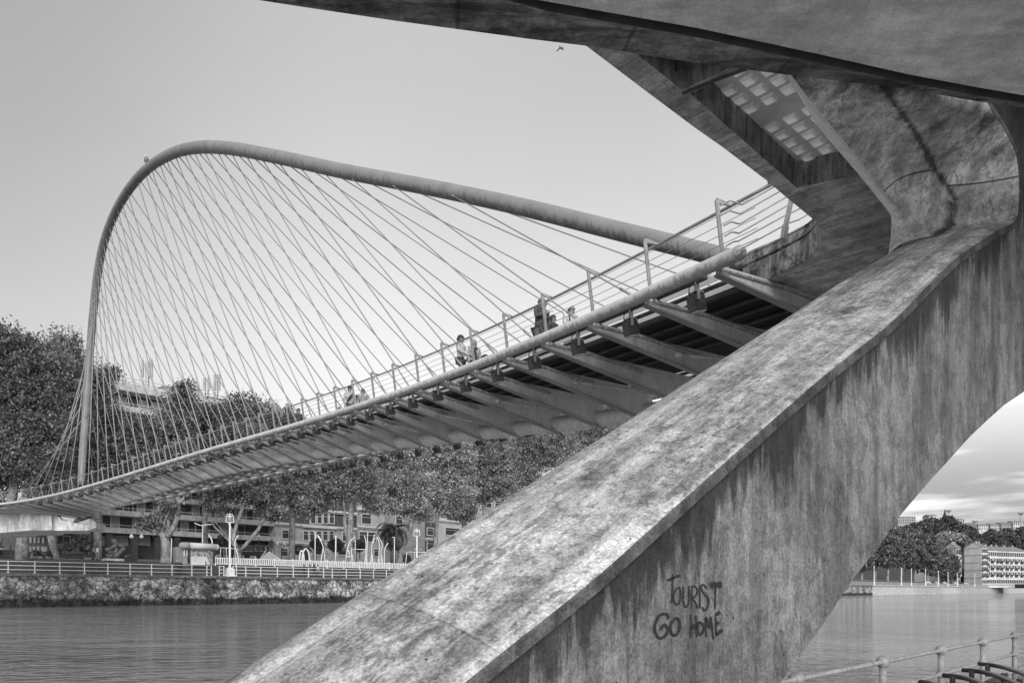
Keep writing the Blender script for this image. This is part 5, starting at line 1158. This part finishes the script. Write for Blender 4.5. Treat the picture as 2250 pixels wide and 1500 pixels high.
# white tower block, church spire, hilltop houses, light masts
def hb(name, label, cat, x0, x1, y0, y1, D1, m_, rows_=0, cols=0, group=None, roof=True):
    a, b = U(x0, y0, D1), U(x1, y1, D1); T = thing(name, label, cat, ((a.x+b.x)/2, D1, b.z), group)
    g = MB(); g.box(((a.x+b.x)/2, D1+6, (a.z+b.z)/2-3), ((b.x-a.x)/2, 6, abs(a.z-b.z)/2+3)); g.build('wall', mat[m_], T)
    if roof: g = MB(); g.add([V((a.x-.5, D1-.5, a.z)), V((b.x+.5, D1-.5, a.z)), V((b.x+.5, D1+12.5, a.z)), V((a.x-.5, D1+12.5, a.z)), V((a.x-.5, D1+6, a.z+1.8)), V((b.x+.5, D1+6, a.z+1.8))], [(0, 1, 5, 4), (2, 3, 4, 5), (0, 4, 3), (1, 2, 5)]); g.build('roof', mat['roof'], T)
    for r_ in range(rows_):
        for c_ in range(cols):
            w_ = (b.x-a.x)/cols; h_ = (a.z-b.z)/rows_; g = MB(); g.box((a.x+w_*(c_+.5), D1-.05, b.z+h_*(r_+.55)), (w_*.22, .08, h_*.25)); g.build('window', mat['window'], T)
    return T
hb('tower_block', 'white tower with tall windows rising behind the far plane trees', 'building', 1955, 1969, 1158, 1200, 430, 'trim', 3, 3, roof=False)
hb('hill_building', 'long pale flat block on the crest of the hill at left', 'building', 1973, 2012, 1134, 1150, 700, 'midwall', 3, 8, roof=False)
hb('hill_building', 'white hilltop house left of the spire', 'building', 2042, 2058, 1133, 1146, 720, 'lightwall', 1, 3)
hb('hill_building', 'hilltop house right of the spire', 'building', 2098, 2120, 1142, 1156, 720, 'lightwall', 2, 4)
for k, (x0, x1, y0) in enumerate([(2122, 2146, 1151), (2150, 2172, 1153), (2176, 2196, 1152), (2200, 2222, 1150), (2226, 2256, 1147)]):
    hb('hill_house', 'low pale house in the row along the hill crest, %s from the left' % nth(k), 'building', x0, x1, y0, 1164, 740, ['midwall', 'lightwall', 'stone', 'midwall', 'lightwall'][k], 2, 6, group='houses along the hill crest')
T = thing('church_spire', 'slender dark church spire on top of the hill', 'spire', U(2076, 1135, 735))
g = MB().tube([U(2076, 1150, 735), U(2076, 1136, 735), U(2076, 1128, 735), U(2076, 1117, 735)], [3.2, 2.6, 1.1, .1], 8); g.build('spire', mat['dark'], T)
for k, (x, yt, yb) in enumerate([(2084, 1121, 1142), (2142, 1144, 1160), (2243, 1127, 1158)]):
    T = thing('light_mast', ['tall light mast beside the church spire', 'low light mast over the sports ground fence', 'tall light mast near the right edge of the crest'][k], 'light mast', U(x, yb, 720), 'light masts on the hill')
    MB().tube([U(x, yb, 720), U(x, yt, 720)], .4, 5).build('mast', mat['midwall'], T); g = MB()
    for j in range(3): g.box(U(x, yt+j*1.8, 720), (2.6-j*.5, .4, .25))
    g.build('lamp_rack', mat['dark'], T)
T = thing('sports_fence', 'tall thin mesh fence along the hilltop sports ground', 'fence', U(2180, 1150, 715)); g = MB()
g.tube([U(2140, 1145.5, 715), U(2200, 1147, 715), U(2240, 1148, 715)], .15, 4)
for x in range(2142, 2240, 7): g.tube([U(x, 1145.5+(x-2140)*.025, 715), U(x, 1160, 715)], .12, 4)
g.build('posts_and_wire', mat['midwall'], T)
# pale retaining wall under the distant houses and a dark bridge end at the frame edge
T = thing('stone_bridge_end', 'dark end of another bridge at the right picture edge', 'bridge', bank(2235, -4, 2)); g = MB(); a = U(2224, 1282, 395); g.box(a+V((30, -6, -1.2)), (30, 4, 1.0)); g.build('deck', mat['dark'], T)

# ------------------------------------------------------------------ near railing on the low quay
nr_ = thing('near_railing', 'grey tubular railing with ball joints along the near quay', 'railing', (4, 8, .15))
def rp_(k, z): 
    p = RP+RD*(2.01*k); return V((p.x, p.y, EYE+z))
for k in range(-3, 12):
    MB().tube([rp_(k, -1.5), rp_(k, -.70)], .034, 12).build('post', mat['rail'], nr_, smooth=True)
    for z in (-.70, -.98, -1.25):
        c = rp_(k, z); g = MB(); g.ball(c, .063 if z > -.8 else .054, 16, 12); g.tube([c-RD*.085, c-RD*.055], .033, 12); g.tube([c+RD*.055, c+RD*.085], .033, 12); g.build('ball_joint', mat['rail'], nr_, smooth=True)
for z in (-.70, -.98, -1.25): MB().tube([rp_(-3, z), rp_(11, z)], .021, 10).build('rail', mat['rail'], nr_, smooth=True)
# curved bench of black tubes standing by the railing
bn = thing('slatted_bench', 'black curved tubular bench beside the near railing', 'bench', (5.2, 8.2, .15)); Zb = -.82
def ub(x, y, dz=0): D = F*(.82-dz)/(y-HY); return U(x, y, D)
for L_ in ([(2151, 1457), (2190, 1462), (2225, 1471), (2262, 1485), (2330, 1520)], [(2114, 1471), (2150, 1474), (2185, 1482), (2225, 1497), (2270, 1520)], [(2072, 1482.5), (2105, 1486), (2135, 1493), (2165, 1505), (2200, 1530)], [(2022, 1497), (2050, 1502), (2080, 1515), (2110, 1535)]):
    P_ = spline([list(ub(*p)) for p in L_], 24); MB().tube([V(p) for p in P_], .023, 10).build('slat', mat['black'], bn, smooth=True)
for x, y in ((2170, 1461), (2135, 1474), (2093, 1487), (2205, 1478), (2240, 1490), (2190, 1496)):
    a = ub(x, y); MB().tube([a, a-V((0, 0, .12))], .025, 8).build('bracket', mat['black'], bn)
MB().beam(ub(2130, 1495)-V((0, 0, .10)), ub(2210, 1462)-V((0, 0, .10)), .05, .05).build('cross_bar', mat['dark'], bn)
g = MB(); a = ub(2195, 1482); g.beam(a-V((0, 0, .08)), V((a.x, a.y, .15)), .12, .12, up=(0, 1, 0)); g.build('leg', mat['dark'], bn)

# ------------------------------------------------------------------ people
def skin(name, verts, edges, radii, m, parent, sub=1, local=True):
    me = bpy.data.meshes.new('tmp'); me.from_pydata(verts, edges, []); o = bpy.data.objects.new('tmp', me); COL.objects.link(o)
    o.modifiers.new('s', 'SKIN'); 
    if not me.skin_vertices: 
        bpy.context.view_layer.objects.active = o; o.select_set(True); bpy.ops.mesh.customdata_skin_add()
    sv = me.skin_vertices[0].data
    for i, r_ in enumerate(radii): sv[i].radius = r_ if isinstance(r_, tuple) else (r_, r_); sv[i].use_root = (i == 0)
    ss = o.modifiers.new('u', 'SUBSURF'); ss.levels = sub; ss.render_levels = sub
    ev = o.evaluated_get(bpy.context.evaluated_depsgraph_get()); m2 = bpy.data.meshes.new_from_object(ev); bpy.data.objects.remove(o)
    m2.name = name; m2.materials.clear(); m2.materials.append(m); m2.polygons.foreach_set('use_smooth', [True]*len(m2.polygons))
    ob = bpy.data.objects.new(name, m2); COL.objects.link(ob); ob.parent = parent
    return ob
def person(label, pos, face, h=1.75, top=.3, legs=.06, hair=.03, armL='down', armR='down', stride=.12, seat=False, bald=False, longhair=False, bend=0., group=None, rot=None, cap=False, beanie=False, wide=1.0):
    """face: direction (x, y) the person looks along"""
    T = thing('person', label, 'person', pos, group); k = h/1.75; T.rotation_euler = (0, 0, math.atan2(face[1], face[0])-R(90)); T.scale = (k*wide, k, k)
    hipz = .93 if not seat else .50
    if seat: legsj = [[(s*.09, 0, .50), (s*.11, .42, .50), (s*.11, .44, .08), (s*.11, .56, .03)] for s in (-1, 1)]
    else: legsj = [[(s*.09, 0, .90), (s*.10, s*stride*.6+.04, .50), (s*.10, s*stride*1.3-.04, .08), (s*.10, s*stride*1.3+.10, .035)] for s in (-1, 1)]
    dz = hipz-.93; b = bend
    sh = [(s*.185, b*.8, 1.43+dz) for s in (-1, 1)]
    arms = []
    for s, mode in ((-1, armL), (1, armR)):
        x0 = sh[0 if s < 0 else 1]
        if mode == 'down': a = [x0, (s*.24, b*.6-.02, 1.14+dz), (s*.25, b*.4+.08, .90+dz)]
        elif mode == 'fwd': a = [x0, (s*.24, b*.8+.06, 1.17+dz), (s*.17, b*.8+.32, 1.12+dz)]
        elif mode == 'chest': a = [x0, (s*.28, b*.8+.08, 1.20+dz), (s*.10, b*.8+.26, 1.30+dz)]
        elif mode == 'push': a = [x0, (s*.25, b*.8+.05, 1.18+dz), (s*.20, b*.8+.38, 1.03+dz)]
        arms.append(a)
    # body: one continuous surface from head to feet and fingertips
    v = [(0, 0, hipz), (0, b*.5, 1.18+dz), (0, b*.8, 1.38+dz), (0, b*.95, 1.50+dz), (0, b+.02, 1.575+dz), (0, b+.035, 1.645+dz), (0, b+.02, 1.71+dz)]
    e = [(0, 1), (1, 2), (2, 3), (3, 4), (4, 5), (5, 6)]; r_ = [(.13, .10), (.125, .09), (.12, .085), .052, .068, (.082, .095), (.070, .080)]
    v.append((0, b+.125, 1.60+dz)); e.append((4, 7)); r_.append(.014)                 # nose
    for s in (-1, 1): v.append((s*.088, b+.01, 1.61+dz)); e.append((5, len(v)-1)); r_.append(.014)   # ears
    for lg_ in legsj:
        i0 = 0
        for p, rr_ in zip(lg_, ((.085, .085), (.058, .058), (.04, .045), (.04, .03))): v.append(p); e.append((i0, len(v)-1)); i0 = len(v)-1; r_.append(rr_)
    for s, a in zip((-1, 1), arms):
        i0 = 2
        for p, rr_ in zip(a, (.055, .040, .028)): v.append(p); e.append((i0, len(v)-1)); i0 = len(v)-1; r_.append(rr_)
        d = (V(a[2])-V(a[1])).normalized(); pl = V(a[2])+d*.07; v.append(tuple(pl)); e.append((i0, len(v)-1)); i0 = len(v)-1; r_.append((.034, .018))
        side = d.cross(V((s*.3, .2, 1))).normalized()
        for f_, ln in ((-1.4, .065), (-.45, .08), (.45, .078), (1.4, .062)):
            q0 = pl+side*f_*.016+d*.03; q1 = q0+d*ln*.6+V((0, .004, -.006)); q2 = q1+d*ln*.4+V((0, .006, -.016))
            for qq in (q0, q1, q2): v.append(tuple(qq)); e.append((i0 if qq is q0 else len(v)-2, len(v)-1)); r_.append(.009)
        v.append(tuple(pl-d*.03-side*.05)); e.append((i0, len(v)-1)); r_.append(.011)
    body = skin('body', v, e, r_, mat['skin'], T)
    # coat or shirt
    v = [(0, 0, hipz-.03), (0, b*.3, 1.05+dz), (0, b*.6, 1.22+dz), (0, b*.8, 1.38+dz), (0, b*.9, 1.475+dz)]; e = [(0, 1), (1, 2), (2, 3), (3, 4)]; r_ = [(.175, .135), (.165, .13), (.175, .13), (.16, .115), (.075, .075)]
    for a in arms:
        i0 = 3
        for p, rr_ in zip(a, (.082, .066, .048)): v.append(p); e.append((i0, len(v)-1)); i0 = len(v)-1; r_.append(rr_)
    coat = skin('jacket', v, e, r_, cloth(top), T)
    v = [(0, 0, hipz+.02)]; e = []; r_ = [(.15, .12)]
    for lg_ in legsj:
        i0 = 0
        for p, rr_ in zip(lg_[:3], (.105, .078, .058)): v.append(p); e.append((i0, len(v)-1)); i0 = len(v)-1; r_.append(rr_)
    skin('trousers', v, e, r_, cloth(legs), T)
    for lg_ in legsj:
        p = lg_[2]; g = MB().ball((p[0], p[1]+.07, .045), .06, 10, 6, (1, 2.3, .85)); g.build('shoe', cloth(.05), T, smooth=True, local=True)
    hm = plain('hair_%02d' % int(hair*100), hair, .7, .3, 30)
    g = MB(); c = (0, b-.005, 1.665+dz)
    if bald: g.ball((0, b-.035, 1.60+dz), .092, 12, 8, (1.02, .85, .75))
    else:
        g.ball((0, b-.012, 1.675+dz), .105, 14, 10, (.98, 1.08, .92)); g.ball((0, b-.05, 1.60+dz), .085, 12, 8, (1.05, .8, 1.1))
        if longhair:
            for s in (-1, 1): g.ball((s*.075, b-.02, 1.55+dz), .055, 10, 8, (.8, 1, 2.2))
    g.build('hair', hm, T, smooth=True, local=True)
    if cap:
        g = MB().ball((0, b-.0, 1.70+dz), .112, 14, 10, (1, 1.05, .72)); g.box((0, b+.13, 1.695+dz), (.07, .06, .008)); g.build('cap', cloth(.05), T, smooth=False, local=True)
    if beanie:
        g = MB().ball((0, b-.01, 1.70+dz), .115, 14, 10, (1, 1.05, .95)); g.build('beanie', cloth(.04), T, smooth=True, local=True)
    return T
def prj(p): return CX+F*p.x/p.y, HY-F*(p.z-EYE)/p.y
def on_deck(px, py, h):
    best = None
    for i in np.arange(.5, 39.5, .05):
        for n_ in np.arange(.7, 6.2, .12):
            q_ = at(i, n_, .16); x, y = prj(q_+V((0, 0, h))); d_ = abs(x-px)+abs(y-py)
            if best is None or d_ < best[0]: best = (d_, q_, i)
    return best[1], best[2]
def front_off(T, p):     # local -> world point on a person
    return T.matrix_basis @ V(p)
rightw = (.95, -.3); down_r = (.8, -.6); away = (-.5, .86)
pos_, i_ = on_deck(1184, 657, 2.0); P1 = person('man in dark zipped sweatshirt, one hand at his chest, by the footbridge rail', pos_, (.75, -.66), 2.0, .065, .10, .12, 'down', 'chest', .05, bend=.10, wide=1.18)
MB().tube([(-.30, .05, .88), (-.31, .06, .60)], [.09, .15], 8).build('handbag', mat['pattern'], P1, local=True)
MB().box((0, .215, 1.22), (.008, .01, .20)).build('zip', mat['trim'], P1, local=True)
pos_, i_ = on_deck(1217, 691, 1.55); person('child with curly hair between the two men at the footbridge rail', pos_, (.7, -.7), 1.55, .05, .06, .05, stride=.03)
pos_, i_ = on_deck(1250, 671, 1.95); P3 = person('balding man in a white shirt with dark stripes leaning at the footbridge rail', pos_, (.45, -.89), 1.95, .62, .08, .08, 'fwd', 'fwd', .02, bald=True, bend=.10)
for s in (-1, 1): MB().tube([(s*.11, -.06, 1.40), (s*.11, .16, 1.42), (s*.12, .23, 1.25), (s*.12, .20, .98)], .02, 6).build('stripe', mat['dark'], P3, local=True)
pos_, i_ = on_deck(1012, 737, 1.88); P4 = person('woman in a pale hooded top with tied hair pushing a dark pushchair on the footbridge', pos_, (.93, -.36), 1.88, .50, .07, .04, 'push', 'push', .14)
MB().ball((0, -.115, 1.63), .045, 10, 8).build('hair_bun', mat['hair'], P4, smooth=True, local=True)
MB().box((0, .10, 1.648), (.075, .02, .018)).build('sunglasses', mat['black'], P4, local=True)
pc_ = P4.location+V((.93, -.36, 0)).normalized()*.95
T = thing('pushchair', 'dark pushchair with a hood in front of the woman in the pale hooded top', 'pushchair', pc_); T.rotation_euler = (0, 0, math.atan2(-.36, .93)-R(90))
g = MB()
for s in (-1, 1): g.tube([(s*.22, -.52, 1.06), (s*.23, -.40, 1.0), (s*.23, .25, .22)], .016, 6); g.tube([(s*.23, -.30, .12), (s*.22, .1, .75)], .016, 6)
g.tube([(-.22, -.52, 1.06), (.22, -.52, 1.06)], .02, 8); g.build('frame', mat['black'], T, local=True)
g = MB().prism([(-.2, -.18, .45), (-.2, .30, .40), (-.2, .32, .52), (-.2, -.05, .62), (-.2, -.22, .95), (-.2, -.30, .92)], (.4, 0, 0)); g.build('seat', cloth(.05), T, local=True)
g = MB().tube([(-.2, .05, .88), (.2, .05, .88)], .17, 12); g.build('hood', cloth(.06), T, local=True)
for x_, y_ in ((-.25, -.3), (.25, -.3), (-.2, .32), (.2, .32)): MB().tube([(x_-.02, y_, .13), (x_+.02, y_, .13)], .13, 14).build('wheel', mat['black'], T, local=True)
pos_, i_ = on_deck(1041, 748, 1.78); P5 = person('woman with loose fair hair and a dark scarf beside the pushchair', pos_, (.5, -.86), 1.78, .38, .08, .30, longhair=True, stride=.08)
MB().tube([(-.06, .08, 1.44), (0, .13, 1.40), (.06, .08, 1.44), (.02, .17, 1.2), (.0, .18, 1.0)], [.05, .06, .05, .05, .04], 8).build('scarf', cloth(.04), P5, smooth=True, local=True)
pos_, i_ = on_deck(768, 849, 1.80); P6 = person('man in a dark cap and light shirt with a dark sling bag across his chest', pos_, (.4, -.9), 1.80, .48, .10, .04, cap=True, stride=.08)
MB().tube([(-.15, .10, 1.45), (0, .19, 1.25), (.16, .12, 1.02)], [.025, .07, .03], 8).build('sling_bag', cloth(.04), P6, local=True)
pos_, i_ = on_deck(799, 855, 1.74); person('young man with short dark curls and a plain grey shirt on the footbridge', pos_, (.2, -.97), 1.74, .30, .07, .03)
pos_, i_ = on_deck(784, 862, 1.70); person('person in dark clothes half hidden between the capped man and the curly haired man', pos_, (-.6, .7), 1.55, .05, .05, .03)
pos_, i_ = on_deck(656, 898, 1.76); person('man with short hair in a dark jacket looking to the right over the rail', pos_, (.7, -.7), 1.76, .06, .05, .04)
pos_, i_ = on_deck(632, 896, 1.80); person('person in a dark beanie and dark coat with back turned', pos_, (-.6, .8), 1.80, .05, .05, .03, beanie=True)
pos_, i_ = on_deck(596, 895, 1.84); P10 = person('tall person in a dark quilted coat with back turned, left of the beanie wearer', pos_, (-.6, .8), 1.84, .035, .05, .04, wide=1.15)
for z_ in (1.0, 1.1, 1.2, 1.3): MB().tube([(-.17, -.05, z_), (0, -.145, z_), (.17, -.05, z_)], .018, 6).build('quilting', cloth(.05), P10, local=True)
pos_, i_ = on_deck(557, 918, 1.70); P11 = person('walker in dark trousers with pale side stripes on the footbridge', pos_, (-.8, .6), 1.70, .12, .05, .04, stride=.2)
pos_, i_ = on_deck(745, 893, 1.15); person('small child whose dark head just shows above the deck edge tube', pos_, (.5, -.8), 1.15, .1, .1, .04)
pos_, i_ = on_deck(306, 1010, 1.70); person('distant walker in a dark top near the far end of the footbridge', pos_, (.8, -.5), 1.70, .06, .35, .04)
WG = 'people strolling on the far promenade'
bdir = (BE.x, BE.y); 
for k, (px, o, h_, tp_, lg_, lab) in enumerate([(668, 1.7, 1.72, .04, .05, 'stroller in a dark coat, leftmost of the four on the promenade'), (681, 1.9, 1.78, .14, .12, 'stroller in a grey jacket, second of the four on the promenade'), (690.5, 1.5, 1.80, .05, .04, 'tall stroller in dark clothes, third of the four on the promenade'), (698, 2.0, 1.70, .55, .06, 'stroller in a pale top, rightmost of the four on the promenade')]):
    person(lab, bank(px, o, 3.33), bdir, h_, tp_, lg_, .04, stride=.2, group=WG)
person('person with pale hair standing behind the quay railing left of the kiosk', bank(389, 2.6, 3.33), (.2, -.98), 1.80, .05, .05, .5, group=WG)
person('person in dark clothes beside the pale haired one left of the kiosk', bank(397, 2.7, 3.33), (-.9, .2), 1.78, .04, .04, .3, group=WG)
person('person in a white top near the statue', bank(214, 11, gz(11)), bdir, 1.74, .62, .25, .04, group=WG)
person('person in grey walking beside the one in the white top', bank(206, 11.5, gz(11.5)), bdir, 1.72, .2, .05, .06, group=WG)
chair0 = thing('terrace_chair', 'dark cafe chair by the planter', 'chair', (0, 0, 0), 'cafe chairs under the trees')
MB().box((0, 0, .46), (.21, .21, .02)).build('seat', mat['dark'], chair0, local=True); MB().box((0, -.2, .72), (.2, .015, .18)).build('backrest', mat['dark'], chair0, local=True)
for x_ in (-.18, .18):
    for y_ in (-.18, .18): MB().tube([(x_, y_, 0), (x_, y_, .46)], .018, 5).build('leg', mat['dark'], chair0, local=True)
for k, (px, o, tp_, lab, cl_) in enumerate([(78, 15, .05, 'dark clothed person seated left under the abutment', 'cafe chair of the dark clothed person under the abutment'), (88, 15.5, .12, 'grey clothed person seated in the middle under the abutment', 'cafe chair in the middle of the row under the abutment'), (107, 15, .04, 'dark clothed person seated beside the brown column', 'cafe chair beside the dark column under the abutment'), (5, 12, .5, 'pale clothed person seated at the left picture edge', 'cafe chair at the left picture edge'), (22, 12.5, .05, 'dark clothed person seated near the left picture edge', 'cafe chair just left of the thick pale trunk')]):
    f_ = (math.cos(k*1.3-1.2), math.sin(k*1.3-1.2)); b0 = bank(px, o, gz(o)); person(lab, b0, f_, 1.75, tp_, .05, .04, 'fwd', 'fwd', seat=True, group='people sitting at the cafe')
    c_ = chair0 if k == 0 else copy_tree(chair0); c_.location = b0; c_.rotation_euler = (0, 0, math.atan2(f_[1], f_[0])-R(90)); c_['label'] = cl_

# ------------------------------------------------------------------ birds
T = thing('flying_bird', 'small dark bird with bent wings flying under the ramp', 'bird', U(1232, 104, 20)); D = 20
def bu(x, y, d=0): return U(1200+x/37.5, 80+y/37.5, D+d)
g = MB().tube([bu(1060, 800), bu(1120, 880), bu(1200, 960), bu(1300, 1030), bu(1440, 1150)], [.006, .018, .028, .022, .006], 8); g.build('body', mat['gull'], T, smooth=True)
g = MB().add([bu(1140, 940), bu(1000, 1030, .1), bu(900, 1150, .2), bu(830, 1320, .3), bu(960, 1190, .2), bu(1060, 1100, .1), bu(1200, 1000)], [(0, 1, 5, 6), (1, 2, 4, 5), (2, 3, 4)]); g.v += [(x, y+.012, z+.004) for x, y, z in g.v]; g.f += [tuple(i+7 for i in f[::-1]) for f in g.f]; g.build('wing', mat['gull'], T)
g = MB().add([bu(1210, 900), bu(1350, 900, -.1), bu(1520, 1070, -.25), bu(1400, 990, -.12), bu(1250, 980)], [(0, 1, 3, 4), (1, 2, 3)]); g.v += [(x, y+.012, z+.004) for x, y, z in g.v]; g.f += [tuple(i+5 for i in f[::-1]) for f in g.f]; g.build('wing', mat['gull'], T)
j = arch_at(px=323); a = V(AR[j]); T = thing('perched_bird', 'small bird sitting on top of the arch tube at its upper left bend', 'bird', a+V((-.4, 0, .6)))
c = U(322.5, 352.5, a.y-.1)
MB().ball(c, .20, 12, 8, (.85, 1, 1.15)).build('body', mat['gull'], T, smooth=True)
g = MB().ball(c+V((-.07, -.05, .27)), .10, 10, 8); g.tube([c+V((-.12, -.08, .26)), c+V((-.26, -.12, .24))], [.03, .005], 6); g.build('head', mat['lightwall'], T, smooth=True)
g = MB().tube([c+V((.08, 0, -.02)), c+V((.30, .1, -.20))], [.10, .02], 8); g.build('tail', mat['black'], T)
g = MB().tube([c-V((-.02, 0, .18)), c-V((-.06, 0, .42))], .02, 5); g.build('leg', mat['dark'], T)
